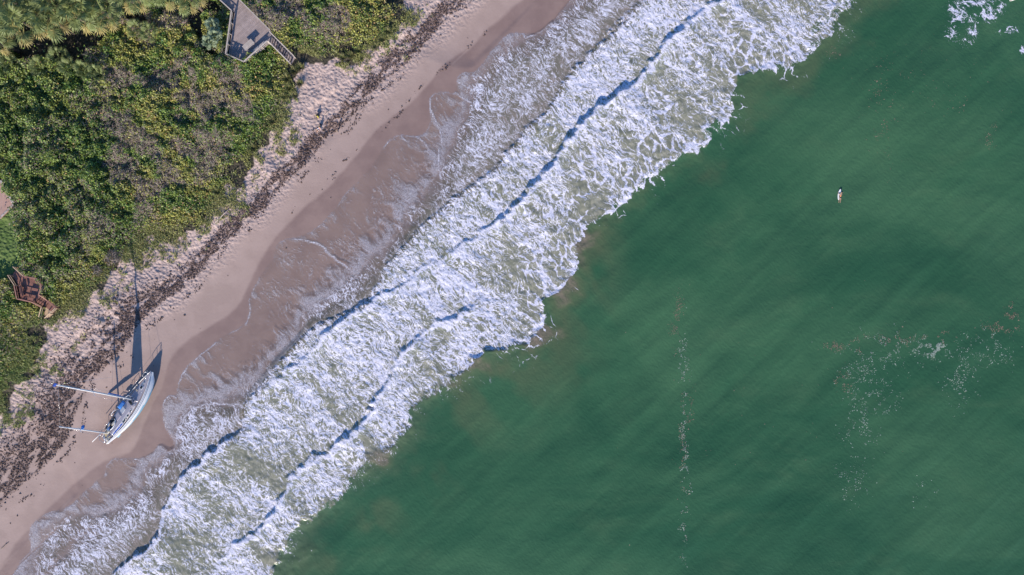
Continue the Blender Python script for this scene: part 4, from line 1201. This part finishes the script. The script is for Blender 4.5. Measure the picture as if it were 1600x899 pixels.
# keel and rudder
kp = [(LOA * .27, -.45), (LOA * .66, -.5), (LOA * .60, -1.25), (LOA * .30, -1.45)]
mk = MB()
mk.add([(x, sy * w_, z) for sy in (-1, 1) for (x, z), w_ in zip(kp, (.12, .12, .07, .07))], [(0, 1, 2, 3), (7, 6, 5, 4), (0, 4, 5, 1), (1, 5, 6, 2), (2, 6, 7, 3), (3, 7, 4, 0)])
mk.build('keel', B_BLUE, boat)
MB().box((LOA * .09, 0, -.30), (.6, .07, .85)).build('rudder', B_BLUE, boat)
# stripes below the sheer
def strip(u0, u1, out, mat, name, t0=.0, t1=.995):
    for side in (-1, 1):
        mb = MB(); v = []; n = 40
        for i in range(n + 1):
            t = t0 + (t1 - t0) * i / n
            for u in (u0, u1):
                p = hullpt(t, u, side); v.append(p + Vector((0, side * out, 0)))
        mb.add(v, [(2 * i, 2 * i + 1, 2 * i + 3, 2 * i + 2) for i in range(n)]); mb.build(name, mat, boat)
strip(.10, .135, .012, B_NAVY, 'cove_stripe')
strip(.018, .045, .014, B_NAVY, 'rail_stripe')
# deck
mb = MB(); v = []; NB = 6
for i in range(NS + 1):
    t = i / NS
    for j in range(NB + 1):
        q = -1 + 2 * j / NB
        v.append((LOA * t, q * fb(t) * .985, fs(t) - .04 + .07 * (1 - q * q)))
mb.add(v, [(i * (NB + 1) + j, (i + 1) * (NB + 1) + j, (i + 1) * (NB + 1) + j + 1, i * (NB + 1) + j + 1) for i in range(NS) for j in range(NB)], True)
mb.build('deck', B_DECK, boat)
for side in (-1, 1):
    mb = MB(); v = []
    for i in range(NS + 1):
        t = i / NS
        for q in (.70, .95): v.append((LOA * t, side * q * fb(t), fs(t) - .04 + .07 * (1 - q * q) + .012))
    mb.add(v, [(2 * i, 2 * i + 1, 2 * i + 3, 2 * i + 2) for i in range(NS)]); mb.build('side_deck', B_TAN, boat)
    MB().tube([(LOA * i / 30, side * fb(i / 30) * .99, fs(i / 30) + .04) for i in range(31)], .045, 6).build('toe_rail', B_WHITE, boat)
# cabin trunk
def loft(sections, name, mat, parent):
    mb = MB(); v = []; n = len(sections[0])
    for s_ in sections: v += s_
    mb.add(v, [(i * n + j, i * n + (j + 1) % n, (i + 1) * n + (j + 1) % n, (i + 1) * n + j) for i in range(len(sections) - 1) for j in range(n)])
    mb.add(sections[0], [tuple(range(n))]); mb.add(sections[-1], [tuple(range(n))])
    return mb.build(name, mat, parent)
def cab(x, w_, h_):
    z = fs(x / LOA) - .05
    return [(x, -w_, z), (x, -w_ * .88, z + h_), (x, -w_ * .45, z + h_ + .07), (x, w_ * .45, z + h_ + .07), (x, w_ * .88, z + h_), (x, w_, z)]
cabin = loft([cab(1.7, 1.0, .42), cab(4.0, 1.16, .52), cab(6.0, 1.12, .5), cab(7.1, .95, .44), cab(7.55, .86, .20)], 'cabin', B_DECK, boat)
bevel(cabin, .04)
for side in (-1, 1):
    spans = ((1.75, 4.05, B_NCLOTH if side < 0 else B_GLASS), (4.18, 5.15, B_GLASS), (5.28, 6.5, B_GLASS))
    for (x0, x1, m_) in spans:
        mb = MB(); v = []
        for x in (x0, x1):
            w_ = float(np.interp(x, [1.7, 4, 6, 7.1], [1.0, 1.16, 1.12, .95])); h_ = float(np.interp(x, [1.7, 4, 6, 7.1], [.42, .52, .5, .44])); z = fs(x / LOA) - .05
            for q in (.14, .82): v.append((x, side * (w_ * (1 - .12 * q) + .02), z + h_ * q))
        mb.add(v, [(0, 1, 3, 2)]); mb.add([(a, b_ - side * .03, c) for a, b_, c in v], [(0, 1, 3, 2)])
        mb.add(v + [(a, b_ - side * .03, c) for a, b_, c in v], [(0, 1, 5, 4), (1, 3, 7, 5), (3, 2, 6, 7), (2, 0, 4, 6)])
        wnd = mb.build('window', m_, boat)
        fr = MB(); vv = [Vector(q) + Vector((0, side * .012, 0)) for q in (v[0], v[1], v[3], v[2])]
        for q in range(4): fr.bar(vv[q], vv[(q + 1) % 4], .05, .05)
        fr.build('window_frame', B_WHITE, wnd)
    MB().tube([(x, side * (float(np.interp(x, [1.6, 4, 6, 7.1], [1.02, 1.20, 1.16, .99]))), fs(x / LOA) + .02) for x in (1.6, 3, 4.5, 6, 7.1, 7.5)], .05, 6).build('cabin_base_rail', B_WHITE, boat)
# cockpit: slab coloured dark as a well's shade, white coaming, on the after part of the trunk
zc = fs(.25) + .48
MB().box((2.75, .18, zc + .05), (1.7, 1.05, .10)).build('cockpit_well', B_DARKIN, boat)
MB().tube([(2.75 + 1.0 * math.cos(a), .18 + .68 * math.sin(a), zc + .17) for a in [2 * math.pi * k / 22 for k in range(23)]], .075, 7, cap=False).build('coaming', B_WHITE, boat)
MB().box((4.35, .1, zc + .10), (.9, 1.0, .14)).build('companion_hatch', B_DECK, boat)
MB().box((5.6, .05, zc + .09), (.8, .8, .10)).build('skylight', B_SAIL, boat)
MB().box((7.28, -.28, fs(.56) + .50), (.34, .95, .05), Matrix.Rotation(.5, 3, 'Y')).build('forward_window', B_GLASS, boat)  # dark sloping panel on the cabin front
MB().tube([(7.9, .35, fs(.6) + .05), (7.9, .6, fs(.6) + .9), (6.9, 1.0, fs(.6) + .9), (6.9, 1.2, fs(.55) + .05)], .035, 6).build('grab_hoop', B_WHITE, boat)
MB().tube([(5.2, .9, zc + .1), (4.6, 1.15, zc + .5), (3.9, 1.15, zc + .5), (3.6, .9, zc + .1)], .04, 6).build('canopy_hoop', B_WHITE, boat)
# canvas dodger to port of the mast
mb = MB(); v = []
for i in range(5):
    x = 5.3 + 1.3 * i / 4
    for j in range(4):
        v.append((x, .55 + .55 * j / 3, fs(.45) + .56 + .10 * j + .05 * math.sin(i * 1.3)))
mb.add(v, [(i * 4 + j, (i + 1) * 4 + j, (i + 1) * 4 + j + 1, i * 4 + j + 1) for i in range(4) for j in range(3)], True)
dg = mb.build('dodger', B_CLOTH, boat); sm = dg.modifiers.new('thick', 'SOLIDIFY'); sm.thickness = .03
# hatches and vents forward
hz = fs(.77)
hx = LOA * .775
fhatch = MB().box((hx, -.05, hz + .08), (.62, .62, .10)).build('fore_hatch', B_WHITE, boat)
MB().box((hx, -.05, hz + .142), (.46, .46, .02)).build('hatch_lid', B_GLASS, fhatch)
mh = MB().box((7.75, 0.0, fs(.6) + .14), (.42, 1.35, .24)).build('mast_housing', B_DECK, boat); bevel(mh, .03)
for sy in (-.42, .3): MB().box((7.75, sy, fs(.6) + .268), (.26, .26, .02)).build('vent', B_GLASS, mh)
MB().box((10.7, .02, fs(.84) + .1), (.36, .24, .18)).build('windlass', B_STEEL, boat)
# pulpit, pushpit, stanchions, lifelines
mb = MB()
zb = fs(.97)
arc = [(11.6, -.55, zb + .55), (12.4, -.34, zb + .66), (12.95, 0, zb + .7), (12.4, .34, zb + .66), (11.6, .55, zb + .55)]
mb.tube(arc, .035, 6)
for x, y, z in (arc[0], arc[1], arc[3], arc[4]): mb.tube([(x, y, z), (x - .05, y * .9, fs(x / LOA))], .03, 6)
mb.build('pulpit', B_STEEL, boat)
mb = MB()
arc = [(1.2, -1.1, 1.75), (.2, -.9, 1.78), (-.1, 0, 1.78), (.2, .9, 1.78), (1.2, 1.1, 1.75)]
mb.tube(arc, .035, 6)
for x, y, z in (arc[0], arc[1], arc[3], arc[4]): mb.tube([(x, y, z), (x, y, 1.05)], .03, 6)
mb.build('pushpit', B_STEEL, boat)
for side in (-1, 1):
    for k in range(6):
        t = .16 + .12 * k
        MB().tube([(LOA * t, side * fb(t) * .95, fs(t)), (LOA * t, side * fb(t) * .95, fs(t) + .62)], .022, 5).build('stanchion', B_STEEL, boat)
    MB().tube([(LOA * (.1 + .8 * i / 10), side * fb(.1 + .8 * i / 10) * .95, fs(.1 + .8 * i / 10) + .6) for i in range(11)], .014, 4).build('lifeline', B_STEEL, boat)
# spars
def mast(x, L, r, name, spread):
    z0 = fs(x / LOA)
    m_ = MB().tube([(x, 0, z0), (x, 0, z0 + L * .6), (x - .05, 0, z0 + L)], [r, r, r * .75], 10).build(name, B_ALU, boat)
    for q, s_ in spread:
        for side in (-1, 1):
            MB().tube([(x, 0, z0 + L * q), (x - .08, side * s_, z0 + L * q + .05)], .035, 6).build('spreader', B_ALU, m_)
    return m_
mainm = mast(7.7, 12.2, .12, 'main_mast', ((.55, .95),))
miz = mast(1.3, 7.9, .10, 'mizzen_mast', ((.6, .6),))
zt_ = fs(.6) + 12.2
MB().box((7.62, 0, zt_ + .12), (.5, .16, .34)).build('masthead_unit', B_NCLOTH, mainm)
MB().tube([(7.7, 0, zt_), (7.7, 0, zt_ + .7)], .02, 5).build('aerial', B_STEEL, mainm)
zm = fs(.1) + 4.6
MB().ball((1.72, 0, zm), (.34, .34, .16)).build('radar_dome', B_CLOTH, miz)
MB().box((1.5, 0, zm - .18), (.4, .14, .06)).build('radar_bracket', B_ALU, miz)
gn = Vector((7.7, 0, fs(.6) + 1.15)); bd = Vector((-.42, .90, .05)).normalized()
boom = MB().tube([gn, gn + bd * 4.6], [.075, .065], 8).build('boom', B_ALU, boat)
mb = MB(); v = []; ns_ = 12
for i in range(ns_ + 1):
    h_ = .25 + 5.4 * i / ns_
    wdt = 1.25 * (1 - i / ns_) ** .8 + .15
    for j in range(6):
        q = j / 5
        v.append(gn + Vector((0, 0, h_ - .3 * math.sin(q * 3.14) * (1 - i / ns_))) + bd * (wdt * q) + Vector((.90, .42, 0)) * (.10 * math.sin(q * 5 + i * .8)))
mb.add(v, [(i * 6 + j, i * 6 + j + 1, (i + 1) * 6 + j + 1, (i + 1) * 6 + j) for i in range(ns_) for j in range(5)], True)
sl = mb.build('mainsail', B_SAIL, boat); sm = sl.modifiers.new('thick', 'SOLIDIFY'); sm.thickness = .015
MB().tube([gn + bd * .3 + Vector((0, 0, .1)), gn + bd * 2.3 + Vector((0, 0, .2)), gn + bd * 4.3 + Vector((0, 0, .1))], [.10, .17, .10], 8).build('furled_sail', B_CLOTH, boom)
mzb = MB().tube([(1.3, 0, fs(.1) + 1.3), (-.9, .6, fs(.1) + 1.25)], [.05, .045], 7).build('mizzen_boom', B_ALU, boat)
for a, b_ in (((12.85, 0, zb + .1), (7.7, 0, zt_ - .1)), ((7.5, -1.65, fs(.58)), (7.66, -.95, fs(.6) + 7.2)), ((7.66, -.95, fs(.6) + 7.2), (7.7, 0, zt_ - .2)), ((7.5, 1.65, fs(.58)), (7.66, .95, fs(.6) + 7.2)), ((7.66, .95, fs(.6) + 7.2), (7.7, 0, zt_ - .2)), ((1.3, 0, fs(.1) + 7.8), (7.7, 0, zt_ - .3)), ((1.1, -1.1, 1.1), (1.3, 0, fs(.1) + 7.7)), ((1.1, 1.1, 1.1), (1.3, 0, fs(.1) + 7.7))):
    MB().tube([a, b_], .012, 4).build('stay', B_STEEL, boat)

# loose gear lying in the cockpit and at the stern: things of their own
def gear(name, mb, mat, loc, rot, label, cat, bev=.05):
    o = mb.build(name, mat)
    o.matrix_world = MBOAT @ Matrix.Translation(loc) @ Euler(rot).to_matrix().to_4x4()
    if bev: bevel(o, bev, 3)
    return tag(o, label, cat)
G_TAN = simple_mat('tan tarp', (0.50, 0.40, 0.24), 0.9, 0.3, 2, 0.4)
G_CREAM = simple_mat('cream cushion', (0.66, 0.58, 0.47), 0.85, 0.15, 3, 0.2)
G_DARK = simple_mat('dark gear bag', (0.05, 0.05, 0.06), 0.8, 0.3)
G_BLUE = simple_mat('blue bag', (0.10, 0.20, 0.45), 0.8, 0.2)
zw_ = zc + .10
gear('seat_cushion', MB().box((0, 0, .07), (.9, .42, .14)), G_CREAM, (2.3, .55, zw_), (0, 0, .2), 'cream cushion tipped in the sailboat cockpit, after one', 'cushion')
gear('seat_cushion', MB().box((0, 0, .07), (.8, .40, .14)), G_CREAM, (3.2, -.05, zw_), (0, 0, -.3), 'cream cushion in the sailboat cockpit near the companionway', 'cushion')
gear('gear_bag', MB().tube([(-.4, 0, .18), (0, .02, .20), (.4, 0, .18)], [.14, .2, .14], 9), G_DARK, (3.0, .45, zw_), (0, 0, .9), 'black duffel bag in the sailboat cockpit', 'bag', 0)
gear('gear_bag', MB().tube([(-.3, 0, .14), (0, .02, .17), (.3, 0, .14)], [.10, .16, .10], 9), G_BLUE, (2.2, .0, zw_), (0, 0, .3), 'blue bag in the sailboat cockpit', 'bag', 0)
def heap(seed, rx, ry, h_):
    mb = MB(); rs = random.Random(seed); v = []; n = 14; m_ = 5
    for i in range(m_ + 1):
        for k in range(n):
            a = 2 * math.pi * k / n; q = 1 - (i / m_) ** 1.5
            r_ = q * (0.8 + .3 * rs.random())
            v.append((rx * r_ * math.cos(a), ry * r_ * math.sin(a), h_ * (i / m_) * rs.uniform(.7, 1.1) if i else 0))
    mb.add(v, [(i * n + k, i * n + (k + 1) % n, (i + 1) * n + (k + 1) % n, (i + 1) * n + k) for i in range(m_) for k in range(n)], True)
    return mb
gear('crumpled_tarp', heap(3, .75, .55, .5), G_TAN, (1.15, .45, 1.08), (0, 0, .4), 'crumpled tan tarp heaped at the sailboat stern by the rear mast', 'tarp', 0)
gear('crumpled_tarp', heap(5, .5, .35, .3), G_CREAM, (.6, -.3, 1.08), (0, 0, 1.2), 'pale cloth heaped on the sailboat stern', 'cloth', 0)
for i, (x, y, a) in enumerate(((.5, -.75, .1), (.35, .2, 1.1), (.95, -.5, -.4))):
    gear('fender', MB().tube([(-.38, 0, .12), (-.3, 0, .12), (.3, 0, .12), (.38, 0, .12)], [.04, .11, .11, .04], 9), (G_CREAM, B_WHITE, G_TAN)[i], (x, y, 1.10), (0, 0, a), ('cream fender lying on the starboard quarter of the sailboat', 'white fender lying across the sailboat stern', 'tan fender lying beside the rear mast of the sailboat')[i], 'fender', 0)
for i, (x, y, a, m_, sz_) in enumerate(((1.9, .62, .4, G_DARK, (.5, .3, .22)), (1.75, -.25, -.2, G_CREAM, (.45, .4, .2)), (3.75, .55, .5, G_DARK, (.42, .42, .25)), (2.6, .62, .1, B_WHITE, (.5, .22, .16)), (1.0, -.05, .7, B_WHITE, (.7, .12, .12)))):
    gear('storage_box', MB().box((0, 0, sz_[2] / 2), sz_), m_, (x, y, zw_ if x > 1.5 else 1.12), (0, 0, a), ('dark box at the after end of the sailboat cockpit', 'cream box on the cockpit edge of the sailboat near the stern', 'dark box beside the companionway of the sailboat', 'small white locker on the low side of the cockpit', 'white plank lying at the sailboat stern')[i], 'box', .03)
rp = MB()
rp.tube([((.22 - .012 * k / 4) * math.cos(k * .5), (.22 - .012 * k / 4) * math.sin(k * .5), .03 + .004 * k) for k in range(44)], .025, 5)
gear('rope_coil', rp, G_CREAM, (9.1, .5, fs(.7) + .02), (0, 0, 0), 'coil of cream rope on the sailboat foredeck', 'rope', 0)

# ------------------------------------------------------------------ people
S_SKIN = simple_mat('sunlit skin', (0.52, 0.30, 0.21), 0.6, 0.08)  # one warm skin tone for every figure
S_HAIR = simple_mat('dark hair', (0.035, 0.025, 0.02), 0.7, 0.2)
S_BLOND = simple_mat('fair hair', (0.40, 0.28, 0.13), 0.7, 0.2)
def skin_figure(name, joints, bones, mat, parent, sub=2):
    me = bpy.data.meshes.new(name)
    keys = list(joints); idx = {k: i for i, k in enumerate(keys)}
    me.from_pydata([joints[k][0] for k in keys], [(idx[a], idx[b_]) for a, b_ in bones], [])
    o = link(name, me, mat, parent)
    sk = o.modifiers.new('skin', 'SKIN'); sk.use_smooth_shade = True
    if not me.skin_vertices: me.skin_vertices.new(name='')
    for k in keys:
        r_ = joints[k][1]; r_ = r_ if isinstance(r_, tuple) else (r_, r_)
        me.skin_vertices[0].data[idx[k]].radius = r_
    me.skin_vertices[0].data[0].use_root = True
    ss_ = o.modifiers.new('sub', 'SUBSURF'); ss_.levels = sub; ss_.render_levels = sub
    return o
HEADC = 'head'
def person(loc, yaw, label, J, cloth, hairmat, hair_long=False, tilt=None, size=1.0):
    """J: joints of the pose in metres; first joint is the pelvis"""
    root = tag(empty('person', loc, (0, 0, yaw)), label, 'person')
    root.scale = (size, size, size)
    if tilt: root.rotation_euler = tilt
    bones = [('pelvis', 'waist'), ('waist', 'chest'), ('chest', 'neck'), ('neck', 'head0'), ('head0', 'head1')]
    for s_ in 'lr':
        bones += [('pelvis', 'hip' + s_), ('hip' + s_, 'knee' + s_), ('knee' + s_, 'ankle' + s_), ('ankle' + s_, 'toe' + s_), ('chest', 'sho' + s_), ('sho' + s_, 'elb' + s_), ('elb' + s_, 'wri' + s_), ('wri' + s_, 'palm' + s_)]
    R0 = dict(pelvis=(.13, .11), waist=(.12, .10), chest=(.15, .11), neck=.058, head0=(.085, .095), head1=(.075, .09))
    for s_ in 'lr': R0.update({'hip' + s_: .085, 'knee' + s_: .058, 'ankle' + s_: .042, 'toe' + s_: .035, 'sho' + s_: .06, 'elb' + s_: .042, 'wri' + s_: .03, 'palm' + s_: (.038, .018)})
    JJ = {k: (J[k], R0[k]) for k in R0}
    body = skin_figure('body', JJ, bones, S_SKIN, root)
    # fingers, thumb
    for s_ in 'lr':
        w_, p_ = Vector(J['wri' + s_]), Vector(J['palm' + s_]); d = (p_ - w_).normalized()
        sd = d.cross(Vector((0, 0, 1)));
        if sd.length < .1: sd = Vector((1, 0, 0))
        sd.normalize(); up = sd.cross(d)
        mb = MB()
        for q, L_ in ((-.03, .065), (-.01, .08), (.01, .075), (.03, .06)):
            a = p_ + sd * q; mb.tube([a, a + d * L_ * .55 - up * .008, a + d * L_ - up * .03], [.009, .0085, .007], 5)
        a = w_ + d * .02 + sd * .03; mb.tube([a, a + sd * .03 + d * .03, a + sd * .035 + d * .06], [.011, .010, .008], 5)
        mb.build('fingers', S_SKIN, root)
    h0, h1 = Vector(J['head0']), Vector(J['head1']); hc_ = (h0 + h1) / 2
    fwd = Vector(J.get('face', (0, -1, 0))).normalized(); upv = (h1 - h0).normalized(); sdv = fwd.cross(upv).normalized()
    mb = MB(); mb.ball(hc_ + upv * .035 - fwd * .018, (.098, .106, .105), 12, 8)
    if hair_long: mb.ball(hc_ - fwd * .09 - upv * .07, (.075, .05, .13), 10, 7)
    mb.build('hair', hairmat, root)
    mb = MB(); mb.tube([hc_ + fwd * .09 + upv * .01, hc_ + fwd * .118 - upv * .025], [.010, .016], 6)
    for s_ in (-1, 1): mb.ball(hc_ + sdv * (s_ * .092) - upv * .01, (.014, .022, .03), 8, 6)
    mb.build('nose_and_ears', S_SKIN, root)
    mb = MB()
    for s_ in (-1, 1): mb.ball(hc_ + fwd * .088 + sdv * (s_ * .035) + upv * .012, (.014, .014, .010), 8, 6)
    mb.tube([hc_ + fwd * .094 - sdv * .025 - upv * .055, hc_ + fwd * .094 + sdv * .025 - upv * .055], .008, 5)
    mb.build('eyes_and_mouth', S_HAIR, root)
    for nm, ks, bn, grow, mat in cloth:
        CJ = {}
        for k in ks:
            r_ = R0.get(k, .08); r_ = r_ if isinstance(r_, tuple) else (r_, r_)
            CJ[k] = (J[k] if k in J else None, (r_[0] + grow, r_[1] + grow))
        skin_figure(nm, CJ, bn, mat, root)
    return root
SIT = dict(pelvis=(0, 0, .12), waist=(0, .05, .30), chest=(0, .10, .50), neck=(0, .10, .68), head0=(0, .08, .76), head1=(0, .07, .90), face=(0, -1, 0),
           hipl=(.10, -.02, .12), hipr=(-.10, -.02, .12), kneel=(.17, -.42, .32), kneer=(-.15, -.44, .28), anklel=(.14, -.74, .07), ankler=(-.16, -.80, .07), toel=(.15, -.90, .06), toer=(-.18, -.96, .06),
           shol=(.19, .10, .58), shor=(-.19, .10, .58), elbl=(.27, .02, .34), elbr=(-.28, .20, .34), wril=(.20, -.24, .34), wrir=(-.30, .32, .08), palml=(.18, -.32, .35), palmr=(-.31, .36, .03))
LIE = dict(pelvis=(0, 0, .11), waist=(0, .20, .11), chest=(0, .42, .14), neck=(0, .60, .20), head0=(0, .67, .25), head1=(0, .78, .33), face=(0, .75, -.3),
           hipl=(.10, -.05, .10), hipr=(-.10, -.05, .10), kneel=(.13, -.46, .08), kneer=(-.12, -.46, .08), anklel=(.12, -.86, .06), ankler=(-.14, -.85, .10), toel=(.12, -1.0, .04), toer=(-.15, -.98, .06),
           shol=(.19, .46, .15), shor=(-.19, .46, .15), elbl=(.32, .62, .06), elbr=(-.34, .58, .05), wril=(.34, .84, .02), wrir=(-.42, .80, .0), palml=(.33, .92, .01), palmr=(-.43, .88, -.01))
def mat_c(n_, c_): return simple_mat(n_, c_, 0.8, 0.1, 4)
TORSO = (['pelvis', 'waist', 'chest', 'shol', 'shor', 'elbl', 'elbr'], [('pelvis', 'waist'), ('waist', 'chest'), ('chest', 'shol'), ('chest', 'shor'), ('shol', 'elbl'), ('shor', 'elbr')])
SHORT = (['pelvis', 'hipl', 'hipr', 'kneel', 'kneer'], [('pelvis', 'hipl'), ('pelvis', 'hipr'), ('hipl', 'kneel'), ('hipr', 'kneer')])
VEST = (['pelvis', 'waist', 'chest'], [('pelvis', 'waist'), ('waist', 'chest')])
HIPS = (['pelvis', 'hipl', 'hipr'], [('pelvis', 'hipl'), ('pelvis', 'hipr')])
fx, fy, fz = ray_ground([497, 500], [182, 201])
person((fx[0], fy[0], fz[0] - .03), 2.6, 'person in a yellow shirt sitting on the sand below the boardwalk', SIT, [('shirt', *TORSO, .022, mat_c('yellow shirt', (.78, .68, .04))), ('shorts', *SHORT, .02, mat_c('dark shorts', (.05, .05, .07)))], S_HAIR)
person((fx[1], fy[1], fz[1] - .03), -.9, 'person in pink top and white shorts sitting on the sand', SIT, [('top', *VEST, .022, mat_c('pink top', (.75, .20, .25))), ('shorts', *SHORT, .02, mat_c('white shorts', (.75, .74, .74)))], S_BLOND, True)

def sea_z(x, y):
    return float(swell(np.array([x]), np.array([y]))[0])
def surfboard(loc, yaw, L, mat, mat2, label):
    root = tag(empty('surfboard', loc, (0, 0, yaw)), label, 'surfboard', 'surfboards on the sea')
    n = 16; v = []; k_ = 8
    for i in range(n + 1):
        t = i / n; y = -L / 2 + L * t
        w_ = .27 * (math.sin(math.pi * min(1, t * .96 + .04)) ** .6) * (1 if t < .5 else 1) + .01
        rk = .12 * max(0, (t - .6) / .4) ** 2
        for j in range(k_):
            a = 2 * math.pi * j / k_
            v.append((w_ * math.cos(a), y, .035 * math.sin(a) + rk))
    mb = MB(); mb.add(v, [(i * k_ + j, i * k_ + (j + 1) % k_, (i + 1) * k_ + (j + 1) % k_, (i + 1) * k_ + j) for i in range(n) for j in range(k_)], True)
    mb.add(v[:k_], [tuple(range(k_))]); mb.add(v[-k_:], [tuple(range(k_))])
    mb.build('board', mat, root)
    MB().box((0, -.05, .039), (.05, L * .8, .012)).build('stringer', mat2, root)
    for sx in (-.1, 0, .1): MB().add([(sx - .008, -L / 2 + .12, -.03), (sx + .008, -L / 2 + .12, -.03), (sx + .008, -L / 2 + .28, -.03), (sx - .008, -L / 2 + .28, -.03), (sx, -L / 2 + .10, -.14)], [(0, 1, 2, 3), (0, 1, 4), (1, 2, 4), (2, 3, 4), (3, 0, 4)]).build('fin', mat2, root)
    return root
M_BOARD = paint('white board', (.82, .82, .80), .25, amount=.05)
M_BRED = paint('red board', (.70, .08, .12), .3, amount=.05)
X, Y = wx(1312.5), wy(304); Z = sea_z(X, Y)
surfboard((X, Y, Z + .05), -.12, 1.75, M_BOARD, B_NAVY, 'white surfboard under the surfer out on the green water')
person((X + .06, Y - .42, Z + .08), -.12, 'surfer in orange top lying on a white surfboard on open water', LIE, [('top', *VEST, .02, mat_c('orange top', (.85, .34, .14))), ('swim_shorts', *HIPS, .02, mat_c('black swim shorts', (.03, .03, .04)))], S_BLOND, size=.9)
X, Y = wx(1586), wy(-3); Z = sea_z(X, Y)
surfboard((X, Y, Z + .05), -1.1, 2.2, M_BOARD, M_BRED, 'pale surfboard at the top right corner by the foam')
person((X - .12, Y, Z + .08), -1.1, 'surfer in red and black lying on a board at the top right corner', LIE, [('top', *TORSO, .02, mat_c('red rash vest', (.75, .06, .12))), ('swim_shorts', *SHORT, .02, mat_c('black swim shorts', (.03, .03, .04)))], S_HAIR)
